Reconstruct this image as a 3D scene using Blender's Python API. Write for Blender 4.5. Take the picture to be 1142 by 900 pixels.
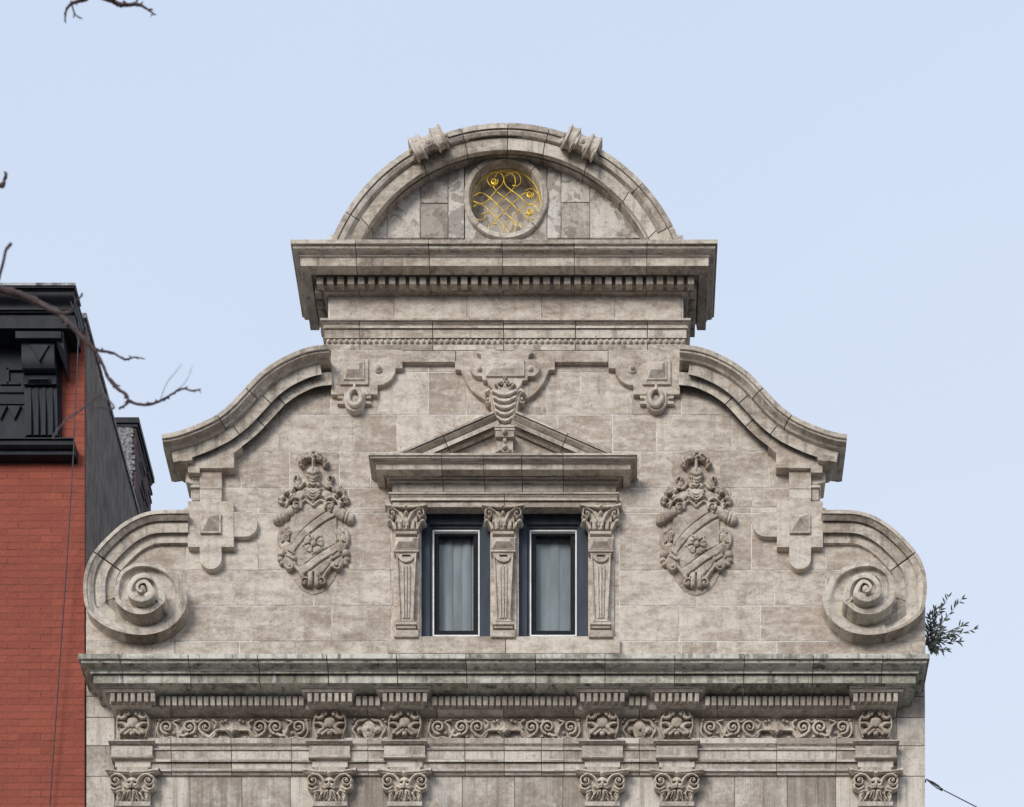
import bpy, bmesh, math, random
import numpy as np
from mathutils import Vector
random.seed(7); np.random.seed(7)
PI = math.pi
# ---------------------------------------------------------------- ruler
# Modelling space: x, y (down) in units of 8.3 mm on the facade plane, p = projection
# in front of it.  The camera stands 18.6 m off the facade with a risen (shift) lens.
S = 0.0083; D = 2240.0; VX, VY = 690.0, 2550.0; CX = 564.0; EYE = 1.6
sc = bpy.context.scene
for o in list(bpy.data.objects): bpy.data.objects.remove(o)
def wm(x, y, p): return ((x-CX)*S, -p*S, (VY-y)*S+EYE)
# ---------------------------------------------------------------- camera
cd = bpy.data.cameras.new('camera'); cam = bpy.data.objects.new('camera', cd)
sc.collection.objects.link(cam); sc.camera = cam
cam.location = ((VX-CX)*S, -D*S, EYE); cam.rotation_euler = (PI/2, 0, 0)
cd.sensor_width = 36; cd.sensor_fit = 'HORIZONTAL'; cd.lens = 36*D/1142
cd.shift_x = (571-VX)/1142; cd.shift_y = (VY-450)/1142
cd.clip_start = .1; cd.clip_end = 3000
cd.dof.use_dof = True; cd.dof.focus_distance = D*S; cd.dof.aperture_fstop = 3.2
# ---------------------------------------------------------------- world, sun, exposure
SUN_EL, SUN_AZ = math.radians(24), math.radians(-32)      # azimuth measured from the camera side, towards the left
w = bpy.data.worlds.new('World'); sc.world = w; w.use_nodes = True
nt = w.node_tree; nt.nodes.clear()
sky = nt.nodes.new('ShaderNodeTexSky'); sky.sky_type = 'NISHITA'; sky.sun_disc = False
sky.sun_elevation = SUN_EL; sky.sun_rotation = PI - SUN_AZ
sky.air_density = 1.0; sky.dust_density = 2.5; sky.ozone_density = 1.0
hs = nt.nodes.new('ShaderNodeMix'); hs.data_type = 'RGBA'; hs.inputs[0].default_value = .86
tc = nt.nodes.new('ShaderNodeTexCoord'); dt = nt.nodes.new('ShaderNodeVectorMath'); dt.operation = 'DOT_PRODUCT'
dt.inputs[1].default_value = (-.16, 0, .95); nt.links.new(tc.outputs['Generated'], dt.inputs[0])     # thin high veil, thinner overhead
cn = nt.nodes.new('ShaderNodeTexNoise'); cn.inputs['Scale'].default_value = 2.6; cn.inputs['Detail'].default_value = 5; nt.links.new(tc.outputs['Generated'], cn.inputs[0])
ad = nt.nodes.new('ShaderNodeMath'); ad.operation = 'MULTIPLY_ADD'; ad.inputs[1].default_value = .22; nt.links.new(cn.outputs[0], ad.inputs[0]); nt.links.new(dt.outputs['Value'], ad.inputs[2])
vr = nt.nodes.new('ShaderNodeMapRange'); vr.inputs[1].default_value = .55; vr.inputs[2].default_value = .86; nt.links.new(ad.outputs[0], vr.inputs[0])
vm = nt.nodes.new('ShaderNodeMix'); vm.data_type = 'RGBA'; vm.inputs[6].default_value = (6.95, 7.45, 8.5, 1); vm.inputs[7].default_value = (5.55, 6.55, 8.2, 1)
nt.links.new(vr.outputs[0], vm.inputs[0]); nt.links.new(vm.outputs[2], hs.inputs[7])
nt.links.new(sky.outputs[0], hs.inputs[6])
bg = nt.nodes.new('ShaderNodeBackground'); bg.inputs[1].default_value = .1
out = nt.nodes.new('ShaderNodeOutputWorld')
nt.links.new(hs.outputs[2], bg.inputs[0]); nt.links.new(bg.outputs[0], out.inputs[0])
sl = bpy.data.lights.new('sun', 'SUN'); sl.energy = 1.8; sl.angle = math.radians(28); sl.color = (1, .95, .88)
so = bpy.data.objects.new('sun', sl); sc.collection.objects.link(so)
sd = Vector((math.sin(SUN_AZ)*math.cos(SUN_EL), -math.cos(SUN_AZ)*math.cos(SUN_EL), math.sin(SUN_EL)))
so.rotation_euler = sd.to_track_quat('Z', 'Y').to_euler()
sc.view_settings.view_transform = 'Standard'; sc.view_settings.look = 'None'
sc.view_settings.exposure = 0.30; sc.view_settings.gamma = 1
sc.view_settings.use_curve_mapping = False
sc.render.resolution_x = 1024; sc.render.resolution_y = 807
# ---------------------------------------------------------------- materials
class NT:
    def __init__(s, name):
        s.m = bpy.data.materials.new(name); s.m.use_nodes = True; s.t = s.m.node_tree
        s.b = s.t.nodes['Principled BSDF']
    def n(s, ty, **k):
        nd = s.t.nodes.new(ty)
        for a, v in k.items(): setattr(nd, a, v)
        return nd
    def l(s, a, b): s.t.links.new(a, b)
    def pos(s): return s.n('ShaderNodeNewGeometry')
    def noise(s, scale, detail=6, rough=.6, st=(1, 1, 1), off=(0, 0, 0), dist=0, isl=True):
        g = s.pos(); mp = s.n('ShaderNodeMapping'); mp.inputs['Scale'].default_value = st; mp.inputs['Location'].default_value = off
        va = s.n('ShaderNodeVectorMath', operation='MULTIPLY_ADD'); va.inputs[1].default_value = (17, 9, 13)
        s.l(g.outputs['Random Per Island'], va.inputs[0]); s.l(g.outputs['Position'], va.inputs[2]); s.l(va.outputs[0] if isl else g.outputs['Position'], mp.inputs[0])
        nz = s.n('ShaderNodeTexNoise'); nz.inputs['Scale'].default_value = scale
        nz.inputs['Detail'].default_value = detail; nz.inputs['Roughness'].default_value = rough
        nz.inputs['Distortion'].default_value = dist
        s.l(mp.outputs[0], nz.inputs[0]); return nz.outputs[0]
    def ramp(s, f, a, b, va=0, vb=1):
        r = s.n('ShaderNodeMapRange'); r.inputs[1].default_value = a; r.inputs[2].default_value = b
        r.inputs[3].default_value = va; r.inputs[4].default_value = vb; r.interpolation_type = 'SMOOTHSTEP'
        s.l(f, r.inputs[0]); return r.outputs[0]
    def mix(s, f, a, b, mode='MIX'):
        x = s.n('ShaderNodeMix'); x.data_type = 'RGBA'; x.blend_type = mode
        for i, v in ((0, f), (6, a), (7, b)):
            if isinstance(v, (int, float)): x.inputs[i].default_value = v
            elif isinstance(v, tuple): x.inputs[i].default_value = (*v, 1)
            else: s.l(v, x.inputs[i])
        return x.outputs[2]
    def math(s, op, a, b):
        x = s.n('ShaderNodeMath'); x.operation = op
        for i, v in ((0, a), (1, b)):
            if isinstance(v, (int, float)): x.inputs[i].default_value = v
            else: s.l(v, x.inputs[i])
        return x.outputs[0]
    def bump(s, h, dist=.004, strength=1.0, prev=None):
        b = s.n('ShaderNodeBump'); b.inputs['Distance'].default_value = dist; b.inputs['Strength'].default_value = strength
        s.l(h, b.inputs['Height'])
        if prev is not None: s.l(prev, b.inputs['Normal'])
        s.l(b.outputs[0], s.b.inputs['Normal']); return b.outputs[0]
def stone(name, dark, light, lo=.40, hi=.60, streak=.25, grime=.3, gcol=(.055, .052, .048), gst=(1, 1, 1), patch=None, smear=True, isl=.22, tool=0):
    k = NT(name)
    a = k.noise(4.2, 8, .66, (1, 1, 3.0) if smear else (1, 1, 1), dist=.35)
    b = k.noise(1.6, 6, .6, (1, 1, 1.3), (3, 1, 7), .3)
    c_ = k.noise(17, 6, .7, (1, 1, 1.5), (6, 3, 1), .2)
    f = k.math('ADD', k.math('ADD', k.math('MULTIPLY', a, .42), k.math('MULTIPLY', b, .28)), k.math('MULTIPLY', c_, .30))
    g = k.pos(); f = k.math('ADD', f, k.math('MULTIPLY', k.math('SUBTRACT', g.outputs['Random Per Island'], .5), isl*.4))
    col = k.mix(k.ramp(f, lo, hi), dark, light)
    # rain streaks
    st = k.noise(14, 4, .6, (1, 1, .055), (1, 5, 0))
    col = k.mix(k.math('MULTIPLY', k.ramp(st, .48, .72), streak), col, gcol)
    st2 = k.noise(20, 3, .6, (1, 1, .05), (8, 2, 0))
    col = k.mix(k.math('MULTIPLY', k.ramp(st2, .52, .75), streak*.8), col, tuple(min(.62, c*1.25) for c in light))
    # grime blotches
    gr = k.noise(3.2, 9, .72, gst, (5, 9, 2), .8)
    col = k.mix(k.math('MULTIPLY', k.ramp(gr, .50, .70), grime), col, gcol)
    # pits
    pt = k.noise(46, 3, .7, off=(2, 2, 2)); col = k.mix(k.math('MULTIPLY', k.ramp(pt, .57, .72), .7), col, tuple(c*.42 for c in dark))
    pl = k.noise(60, 3, .7, off=(7, 2, 1)); col = k.mix(k.math('MULTIPLY', k.ramp(pl, .55, .72), .45), col, tuple(min(.66, c*1.3) for c in light))
    if patch:
        vo = k.noise(5.5, 4, .55, off=(4, 4, 4), dist=.5); col = k.mix(k.math('MULTIPLY', k.ramp(vo, .545, .56), patch), col, (.20, .165, .145))
        v2 = k.noise(17, 5, .7, off=(9, 1, 4)); col = k.mix(k.math('MULTIPLY', k.ramp(v2, .58, .62), patch*.8), col, (.12, .105, .095))
    k.l(col, k.b.inputs['Base Color']); k.b.inputs['Roughness'].default_value = .92
    k.b.inputs['Specular IOR Level'].default_value = .25
    h = k.math('ADD', k.math('MULTIPLY', a, .6), k.math('MULTIPLY', pt, .35))
    if tool:
        wv = k.noise(70, 2, .5, (1, 1, .02)); h = k.math('ADD', h, k.math('MULTIPLY', wv, tool))
    k.bump(h, .014, .9)
    return k.m
ST  = stone('gable stone', (.355, .285, .228), (.665, .598, .515), .38, .60, .20, .34, gcol=(.13, .097, .075), isl=.2)
ST2 = stone('moulding stone', (.325, .266, .212), (.64, .578, .492), .38, .60, .50, .50, gcol=(.06, .05, .04), gst=(1, 1, 1.6), isl=.35)
STC = stone('carved stone', (.32, .258, .205), (.64, .573, .487), .38, .60, .15, .42, gcol=(.085, .066, .053), gst=(3, 3, 3))
STG = stone('weathered cornice stone', (.25, .24, .19), (.60, .59, .51), .40, .60, .85, .5, gcol=(.04, .043, .034), gst=(1, 1, 1.2), isl=.45)
STT = stone('patched tympanum stone', (.38, .34, .29), (.64, .60, .54), .38, .60, .2, .30, patch=.6, smear=False, isl=.7)
STL = stone('lower wall stone', (.315, .266, .22), (.655, .60, .525), .38, .62, .50, .24, gcol=(.10, .082, .065), smear=False, tool=.5, isl=.5)
MORT = stone('pale mortar', (.34, .30, .26), (.72, .69, .64), .42, .56, .1, .5)
JOINT = stone('dark open joint', (.07, .06, .05), (.13, .115, .10), .4, .6, .1, .3)
def plain(name, col, rough=.6, metal=0, var=.35, scale=8, st=(1, 1, 1), bump=.002, dark=None):
    k = NT(name); a = k.noise(scale, 7, .65, st); d = dark or tuple(c*(1-var) for c in col)
    k.l(k.mix(k.ramp(a, .35, .65), d, tuple(min(1, c*(1+var*.5)) for c in col)), k.b.inputs['Base Color'])
    if max(col) < .03: k.b.inputs['Specular IOR Level'].default_value = .22
    k.b.inputs['Roughness'].default_value = rough; k.b.inputs['Metallic'].default_value = metal
    if bump: k.bump(a, bump)
    return k.m
BLUE = plain('slate blue painted frame', (.030, .042, .062), .7, var=.3, scale=5, st=(2, 1, .5))
WHITE = plain('white trim paint', (.82, .83, .84), .4, var=.15, bump=0)
BLACK = plain('black sash paint', (.009, .009, .012), .7, bump=0)
BLIND = plain('grey blind fabric', (.58, .58, .56), .8, var=.2, st=(1, 1, .2), bump=0)
ROOM = plain('dim room', (.05, .045, .04), .9, bump=0)
GOLD = plain('gilded iron', (.95, .60, .07), .42, .55, var=.35, scale=25, bump=0)
IRONB = plain('black painted cornice', (.014, .017, .024), .5, var=.45, scale=6, st=(1, 1, .6), bump=.004)
FROST = plain('pale worn flashing', (.20, .205, .21), .7, var=.8, scale=30)
WORN = plain('peeling black flashing', (.35, .36, .38), .6, scale=7, st=(1, 1, 1), dark=(.014, .016, .02))
STUC = plain('grey weathered stucco', (.15, .128, .115), .97, var=.4, scale=6, st=(2, 2, .7), bump=.02)
BARK = plain('twig bark', (.085, .055, .055), .85, var=.5, scale=30)
LEAF = plain('dark green leaf', (.020, .038, .018), .5, var=.4, scale=20, bump=0)
CABLE = plain('dark cable rubber', (.025, .02, .03), .5, bump=0)
ASPH = plain('asphalt', (.05, .05, .052), .9, var=.3, scale=3)
PAVE = plain('pavement concrete', (.38, .365, .34), .9, var=.2, scale=4)
ROOFM = plain('roof felt', (.06, .06, .06), .9)
def brick(name, c1, c2, mort, rowh=.0655, darkj=True):
    k = NT(name); g = k.pos(); sx = k.n('ShaderNodeSeparateXYZ'); k.l(g.outputs['Position'], sx.inputs[0])
    cb = k.n('ShaderNodeCombineXYZ'); k.l(k.math('ADD', sx.outputs[0], sx.outputs[1]), cb.inputs[0])
    wob = k.noise(2.2, 3, .5); k.l(k.math('ADD', sx.outputs[2], k.math('MULTIPLY', wob, .012)), cb.inputs[1])
    bt = k.n('ShaderNodeTexBrick'); k.l(cb.outputs[0], bt.inputs[0])
    bt.inputs['Scale'].default_value = 1; bt.inputs['Brick Width'].default_value = .205; bt.inputs['Row Height'].default_value = rowh
    bt.inputs['Mortar Size'].default_value = .0036; bt.inputs['Mortar Smooth'].default_value = .35
    bt.inputs['Color1'].default_value = (*c1, 1); bt.inputs['Color2'].default_value = (*c2, 1); bt.inputs['Mortar'].default_value = (*c1, 1)
    n1 = k.noise(1.1, 6, .6); col = k.mix(k.math('MULTIPLY', k.ramp(n1, .40, .62), .6), bt.outputs[0], c2)
    br = k.noise(6, 4, .6, (1, 1, 1.5), (1, 2, 3))      # joints open to dark only in places
    col = k.mix(k.math('MULTIPLY', bt.outputs[1], k.ramp(br, .52, .66, .03, .65)), col, mort)
    ch = k.noise(35, 3, .7); col = k.mix(k.math('MULTIPLY', k.ramp(ch, .64, .72), .5), col, mort)
    k.l(col, k.b.inputs['Base Color']); k.b.inputs['Roughness'].default_value = .85
    rg = k.noise(18, 6, .7)
    k.bump(k.math('ADD', k.math('MULTIPLY', bt.outputs[1], -1.0), k.math('MULTIPLY', rg, 1.1)), .016, 1.0)
    return k.m
REDB = brick('red painted brick', (.33, .078, .044), (.26, .059, .036), (.065, .02, .016))
DKB = brick('dark old brick', (.10, .055, .05), (.05, .035, .035), (.17, .15, .14))
def glass_mat():
    k = NT('window glass'); t = k.t; t.nodes.remove(k.b)
    tr = k.n('ShaderNodeBsdfTransparent'); tr.inputs[0].default_value = (.80, .83, .85, 1)
    gl = k.n('ShaderNodeBsdfGlossy'); gl.inputs['Roughness'].default_value = .04
    fr = k.n('ShaderNodeFresnel'); fr.inputs[0].default_value = 1.28; mx = k.n('ShaderNodeMixShader')
    k.l(fr.outputs[0], mx.inputs[0]); k.l(tr.outputs[0], mx.inputs[1]); k.l(gl.outputs[0], mx.inputs[2])
    k.l(mx.outputs[0], t.nodes['Material Output'].inputs[0]); return k.m
GLASS = glass_mat()
# ---------------------------------------------------------------- object helpers
def K(p): return 1-p/D
def un(px, py, p): return (VX+(px-VX)*K(p), VY+(py-VY)*K(p))   # where a traced point lies once its projection is known
def root(name, loc, label, cat, group=None):
    o = bpy.data.objects.new(name, None); sc.collection.objects.link(o); o.location = loc
    o['label'] = label; o['category'] = cat
    if group: o['group'] = group
    return o
def worldloc(o):
    v = Vector(o.location)
    while o.parent: o = o.parent; v += Vector(o.location)
    return v
class MB:
    def __init__(s): s.v = []; s.f = []; s.mi = []; s.cur = 0
    def add(s, v, f):
        n = len(s.v); s.mi += [s.cur]*len(f); s.v += [tuple(q) for q in v]; s.f += [tuple(i+n for i in q) for q in f]
    def loft(s, secs, closed=False, cap=True):
        n = len(secs[0]); v = [q for c in secs for q in c]; f = []
        m = n if closed else n-1
        for i in range(len(secs)-1):
            for j in range(m):
                j2 = (j+1) % n; f.append((i*n+j, i*n+j2, (i+1)*n+j2, (i+1)*n+j))
        if cap: f.append(tuple(range(n-1, -1, -1))); f.append(tuple((len(secs)-1)*n+j for j in range(n)))
        s.add(v, f)
    def box(s, x0, x1, y0, y1, p0, p1):
        v = [(x, y, p) for p in (p0, p1) for (x, y) in ((x0, y0), (x1, y0), (x1, y1), (x0, y1))]
        s.add(v, [(3, 2, 1, 0), (4, 5, 6, 7), (0, 1, 5, 4), (1, 2, 6, 5), (2, 3, 7, 6), (3, 0, 4, 7)])
    def abox(s, x0, x1, y0, y1, p0, p1):            # corners traced at the front face
        a = un(x0, y0, p1); b = un(x1, y1, p1); s.box(a[0], b[0], a[1], b[1], p0, p1)
    def plate(s, pts, p1, p0=0, inset=0, raw=False):
        q = [(x, y) if raw else un(x, y, p1) for x, y in pts]; n = len(q)
        v = [(x, y, p0) for x, y in q]+[(x, y, p1) for x, y in q]
        f = [tuple(range(n, 2*n)), tuple(range(n-1, -1, -1))]
        f += [(i, (i+1) % n, n+(i+1) % n, n+i) for i in range(n)]
        s.add(v, f)
    def frustum(s, x0, x1, y0, y1, p0, p1, ix, iy, raw=False):
        if not raw: (x0, y0), (x1, y1) = un(x0, y0, p0), un(x1, y1, p0)
        a = [(x0, y0, p0), (x1, y0, p0), (x1, y1, p0), (x0, y1, p0)]
        b = [(x0+ix, y0+iy, p1), (x1-ix, y0+iy, p1), (x1-ix, y1-iy, p1), (x0+ix, y1-iy, p1)]
        s.add(a+b, [(4, 5, 6, 7), (0, 1, 5, 4), (1, 2, 6, 5), (2, 3, 7, 6), (3, 0, 4, 7)])
    def ball(s, x, y, p, rx, ry=None, rp=None, nu=12, nv=8):
        ry = ry or rx; rp = rp or rx; v = []; f = []
        for i in range(nv+1):
            a = PI*i/nv
            for j in range(nu):
                b = 2*PI*j/nu; v.append((x+rx*math.sin(a)*math.cos(b), y-ry*math.cos(a), p+rp*math.sin(a)*math.sin(b)))
        for i in range(nv):
            for j in range(nu): f.append((i*nu+j, i*nu+(j+1) % nu, (i+1)*nu+(j+1) % nu, (i+1)*nu+j))
        s.add(v, f)
    def tube(s, pts, r, n=8, metric=False):
        P = [Vector(q) for q in pts]; rs = r if isinstance(r, (list, tuple)) else [r]*len(P); secs = []
        up = Vector((.31, .22, .92)).normalized()
        for i, q in enumerate(P):
            t = (P[min(i+1, len(P)-1)]-P[max(i-1, 0)]).normalized()
            a = t.cross(up).normalized(); b = t.cross(a)
            secs.append([tuple(q+a*rs[i]*math.cos(2*PI*j/n)+b*rs[i]*math.sin(2*PI*j/n)) for j in range(n)])
        s.loft(secs, True)
    def build(s, name, mat, parent=None, bevel=0, smooth=None, origin=None, metric=False, weld=False):
        me = bpy.data.meshes.new(name); pl = worldloc(parent) if parent else Vector((0, 0, 0))
        V = [Vector(q) if metric else Vector(wm(*q)) for q in s.v]
        if origin is None:
            c = Vector((0, 0, 0))
            for q in V: c += q
            origin = c/len(V)
        origin = Vector(origin)
        me.from_pydata([tuple(q-origin) for q in V], [], s.f); me.materials.append(mat)
        if any(s.mi): me.materials.append(JOINT); me.polygons.foreach_set('material_index', s.mi)
        me.validate()
        bm = bmesh.new(); bm.from_mesh(me)
        if weld: bmesh.ops.remove_doubles(bm, verts=bm.verts, dist=.0002)
        bmesh.ops.recalc_face_normals(bm, faces=bm.faces); bm.to_mesh(me); bm.free()
        o = bpy.data.objects.new(name, me); sc.collection.objects.link(o)
        if parent: o.parent = parent
        o.location = origin-pl
        if smooth is not None:
            me.shade_smooth()
            if smooth > 0: me.set_sharp_from_angle(angle=math.radians(smooth))
        if bevel:
            b = o.modifiers.new('bevel', 'BEVEL'); b.width = bevel*S; b.segments = 2; b.limit_method = 'ANGLE'; b.angle_limit = math.radians(35)
        return o
def cr(pts, n=8, closed=False):                       # Catmull-Rom
    P = [np.array(q, float) for q in pts]; o = []
    if closed: P = [P[-1]]+P+[P[0], P[1]]
    else: P = [2*P[0]-P[1]]+P+[2*P[-1]-P[-2]]
    for i in range(1, len(P)-2):
        for k in range(n):
            t = k/n; a, b, c, d = P[i-1:i+3]
            o.append(tuple(.5*((2*b)+(c-a)*t+(2*a-5*b+4*c-d)*t*t+(3*b-a-3*c+d)*t**3)))
    if not closed: o.append(tuple(P[-2]))
    return o
def spiral(cx, cy, r0, r1, a0, turns, n=28, sy=1):
    return [(cx+(r0+(r1-r0)*i/n)*math.cos(a0+2*PI*turns*i/n), cy+sy*(r0+(r1-r0)*i/n)*math.sin(a0+2*PI*turns*i/n)) for i in range(n+1)]
def arc(cx, cy, r, a0, a1, n=12, ry=None):
    ry = ry or r; return [(cx+r*math.cos(math.radians(a0+(a1-a0)*i/n)), cy+ry*math.sin(math.radians(a0+(a1-a0)*i/n))) for i in range(n+1)]
def profpts(prof):
    """profile rows (traced y, p); y None = same real height as the neighbour (a level soffit or top)"""
    o = []
    for i, (y, p) in enumerate(prof):
        if y is None:
            o.append((None, p))
        else: o.append((VY+(y-VY)*K(p), p))
    for i in range(len(o)):
        if o[i][0] is None: o[i] = ((o[i-1][0] if i else o[1][0]), o[i][1])
    return o
def moulding(mb, xl, xr, prof, joints=(), ret=None, mit=1.0, gap=.7):
    """horizontal moulding; xl/xr = wall corners it is mitred round; ret = p the side returns run back to"""
    pr = profpts(prof); ed = [None]+sorted(joints)+[None]
    if joints:
        yc = pr[0][0]; yl = pr[-1][0]
        mb.cur = 1
        mb.loft([[(x_, min(max(y-.35, yc+.9), yl-.6), p-1.4) for y, p in pr] for x_ in (min(joints)-3, max(joints)+3)], True); mb.cur = 0
    for i in range(len(ed)-1):
        secs = []
        if ed[i] is None:
            if ret is not None: secs.append([(xl-p*mit, y, ret) for y, p in pr])
            secs.append([(xl-p*mit, y, p) for y, p in pr])
        else: secs.append([(ed[i]+gap/2, y, p) for y, p in pr])
        if ed[i+1] is None:
            secs.append([(xr+p*mit, y, p) for y, p in pr])
            if ret is not None: secs.append([(xr+p*mit, y, ret) for y, p in pr])
        else: secs.append([(ed[i+1]-gap/2, y, p) for y, p in pr])
        mb.loft(secs, True)
def cyma(y0, p0, y1, p1, n=6):
    o = []
    for i in range(n+1):
        t = i/n; o.append((y0+(y1-y0)*t, p0+(p1-p0)*(t-.13*math.sin(2*PI*t))))
    return o
def sweep(mb, path, prof, ps=None, ws=None, joints=(), side=1, mirror=False, gap=1.0, cap=True, solid=True):
    """profile (n, p) swept along a traced curve; n None = same real place as the previous point"""
    P = [np.array(q[:2], float) for q in path]; N = len(P); secs = []
    L = [0]
    for i in range(1, N): L.append(L[-1]+np.linalg.norm(P[i]-P[i-1]))
    for i in range(N):
        t = P[min(i+1, N-1)]-P[max(i-1, 0)]; t /= np.linalg.norm(t)+1e-9
        nrm = np.array((-t[1], t[0]))*side; bp = ps[i] if ps is not None else 0; wd = ws[i] if ws is not None else 1
        c = []
        for n, p in prof:
            if n is None: c.append(None); continue
            pp = p if p < -15 else p+bp
            q = P[i]+nrm*n*wd; x, y = un(q[0], q[1], pp); c.append((x, y, pp))
        for j in range(len(prof)):
            if c[j] is None:
                s_ = c[j-1] if j else c[1]; pp = prof[j][1]; pp = pp if (pp < -15 or prof[j][1] == 0) else pp+bp
                c[j] = (s_[0], s_[1], pp)
        if mirror: c = [(2*CX-a, b, d) for a, b, d in c]
        secs.append(c)
    cuts = [0]
    for jf in sorted(joints):
        k = min(range(N), key=lambda i: abs(L[i]/L[-1]-jf)); cuts.append(k)
    cuts.append(N-1)
    if len(cuts) > 2 and solid:
        core = []
        for c in secs:
            cx_, cy_ = np.mean([q[0] for q in c]), np.mean([q[1] for q in c])
            core.append([(x+(cx_-x)*.035, y+(cy_-y)*.035, p-1.1) for x, y, p in c])
        mb.cur = 1; mb.loft(core[1:-1], True, cap); mb.cur = 0
    for a, b in zip(cuts[:-1], cuts[1:]):
        sg = [list(c) for c in secs[a:b+1]]
        def shift(A, B, g):
            o = []
            for u, v in zip(A, B):
                d = np.array(v)-np.array(u); l = np.linalg.norm(d)+1e-9; o.append(tuple(np.array(u)+d*min(.45, g/l)))
            return o
        if a != 0: sg[0] = shift(sg[0], sg[1], gap/2)
        if b != N-1: sg[-1] = shift(sg[-1], sg[-2], gap/2)
        mb.loft(sg, True, cap)
def strips(mb, x0, x1, top, bot, p1, p0, gap=.55, step=3.0):
    """ashlar block whose top / bottom edge may follow a curve"""
    x0 += gap; x1 -= gap; n = max(1, int((x1-x0)/step)) if (callable(top) or callable(bot)) else 1
    xs = [x0+(x1-x0)*i/n for i in range(n+1)]; f_ = lambda g, x: g(x) if callable(g) else g
    cols = [(x, f_(top, x)+gap, f_(bot, x)-gap) for x in xs]; cols = [c for c in cols if c[2]-c[1] > .6]
    if len(cols) < 2: return
    up = [(x, a) for x, a, b in cols]; dn = [(x, b) for x, a, b in cols][::-1]
    mb.plate(up+dn, p1, p0, raw=True)
# ---------------------------------------------------------------- carved relief = height field
class Relief:
    def __init__(s, x0, x1, y0, y1, res=.5, base=-1.5):
        s.nx = int((x1-x0)/res)+1; s.ny = int((y1-y0)/res)+1
        s.X, s.Y = np.meshgrid(np.linspace(x0, x1, s.nx), np.linspace(y0, y1, s.ny))
        s.H = np.full(s.X.shape, float(base)); s.base = base
    def dist(s, pts, tot=False):
        P = np.array(pts, float); best = np.full(s.X.shape, 1e9); T = np.zeros(s.X.shape)
        sg = np.linalg.norm(np.diff(P, axis=0), axis=1); L = np.concatenate([[0], np.cumsum(sg)]); tl = L[-1]+1e-9
        for i in range(len(P)-1):
            a, b = P[i], P[i+1]; d = b-a; dd = d@d+1e-9
            t = np.clip(((s.X-a[0])*d[0]+(s.Y-a[1])*d[1])/dd, 0, 1)
            q = np.hypot(s.X-a[0]-t*d[0], s.Y-a[1]-t*d[1]); m = q < best
            best = np.where(m, q, best); T = np.where(m, (L[i]+t*sg[i])/tl, T)
        return best, T
    def up(s, m, h): s.H = np.where(m, np.maximum(s.H, h), s.H)
    def stroke(s, pts, w, h, b=0, w1=None, h1=None, prof='r', mir=False):
        w1 = w if w1 is None else w1; h1 = h if h1 is None else h1
        for sg in ((1, -1) if mir else (1,)):
            d, T = s.dist([(x*sg, y) for x, y in pts]); W = w+(w1-w)*T; Hh = h+(h1-h)*T; u = d/np.maximum(W, .01)
            if prof == 'r': f = np.sqrt(np.clip(1-u*u, 0, 1))
            elif prof == 'f': f = np.clip((1-u)*W/.8, 0, 1)
            elif prof == 'g': f = np.where(u < 1, .62+.38*np.clip((u-.35)/.3, 0, 1), 0)   # channelled band
            s.up(u < 1, b+Hh*f)
    def dome(s, cx, cy, rx, ry=None, h=2, b=0, ang=0, mir=False, flat=False):
        ry = ry or rx
        for sg in ((1, -1) if mir else (1,)):
            a = ang*sg; dx = s.X-cx*sg; dy = s.Y-cy; u = (dx*math.cos(a)+dy*math.sin(a))/rx; v = (-dx*math.sin(a)+dy*math.cos(a))/ry
            q = u*u+v*v; s.up(q < 1, b+h*(np.clip((1-np.sqrt(q))*min(rx, ry)/.8, 0, 1) if flat else np.sqrt(np.clip(1-q, 0, 1))))
    def inside(s, pts):
        P = np.array(pts, float); c = np.zeros(s.X.shape, bool); n = len(P)
        for i in range(n):
            x1, y1 = P[i]; x2, y2 = P[(i+1) % n]
            if y1 == y2: continue
            c ^= ((y1 > s.Y) != (y2 > s.Y)) & (s.X < (x2-x1)*(s.Y-y1)/(y2-y1)+x1)
        return c
    def poly(s, pts, h, b=0, edge=.8, bulge=0):
        d, _ = s.dist(list(pts)+[pts[0]]); m = s.inside(pts); f = np.clip(d/edge, 0, 1)
        if bulge: f = f+bulge*np.clip(d/12, 0, 1)
        s.up(m, b+h*f)
    def groove(s, pts, w, dep, mir=False):
        for sg in ((1, -1) if mir else (1,)):
            d, _ = s.dist([(x*sg, y) for x, y in pts]); s.H -= np.where(s.H > s.base+.3, 1.45*dep*np.exp(-(d/w)**2), 0)
    def curl(s, cx, cy, r, a0, turns, w, h, b=0, mir=False, eye=True):
        s.stroke(spiral(cx, cy, r, r*.22, a0, turns), w, h*.85, b, w*.75, h, mir=mir)
        if eye: s.dome(cx, cy, w*1.15, w*1.15, h*1.25, b, mir=mir)
    def dig(s, cx, cy, rx, ry, dep, mir=False):
        for sg in ((1, -1) if mir else (1,)):
            q = ((s.X-cx*sg)/rx)**2+((s.Y-cy)/ry)**2; s.H = np.where(q < 1.6, np.maximum(s.H-dep*np.exp(-q*q), s.base+.4), s.H)
    def leaf(s, x, y, l, wd, ang, h, b=0, lobes=3, mir=False):
        """acanthus-like leaf: midrib with lobes"""
        ca, sa = math.cos(ang), math.sin(ang)
        s.stroke([(x, y), (x+l*ca, y+l*sa)], wd*.55, h*.8, b, wd*.25, h, mir=mir)
        for i in range(lobes):
            t = (i+.6)/(lobes+.4)
            for sd_ in (1, -1):
                bx, by = x+l*ca*t*.8, y+l*sa*t*.8; a2 = ang+sd_*.75; ll = wd*(1.15-.5*t)
                s.stroke([(bx, by), (bx+ll*math.cos(a2), by+ll*math.sin(a2))], wd*.34, h*.75, b, wd*.16, h*.55, mir=mir)
        s.groove([(x, y), (x+l*ca, y+l*sa)], .45, h*.25, mir=mir)
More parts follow.
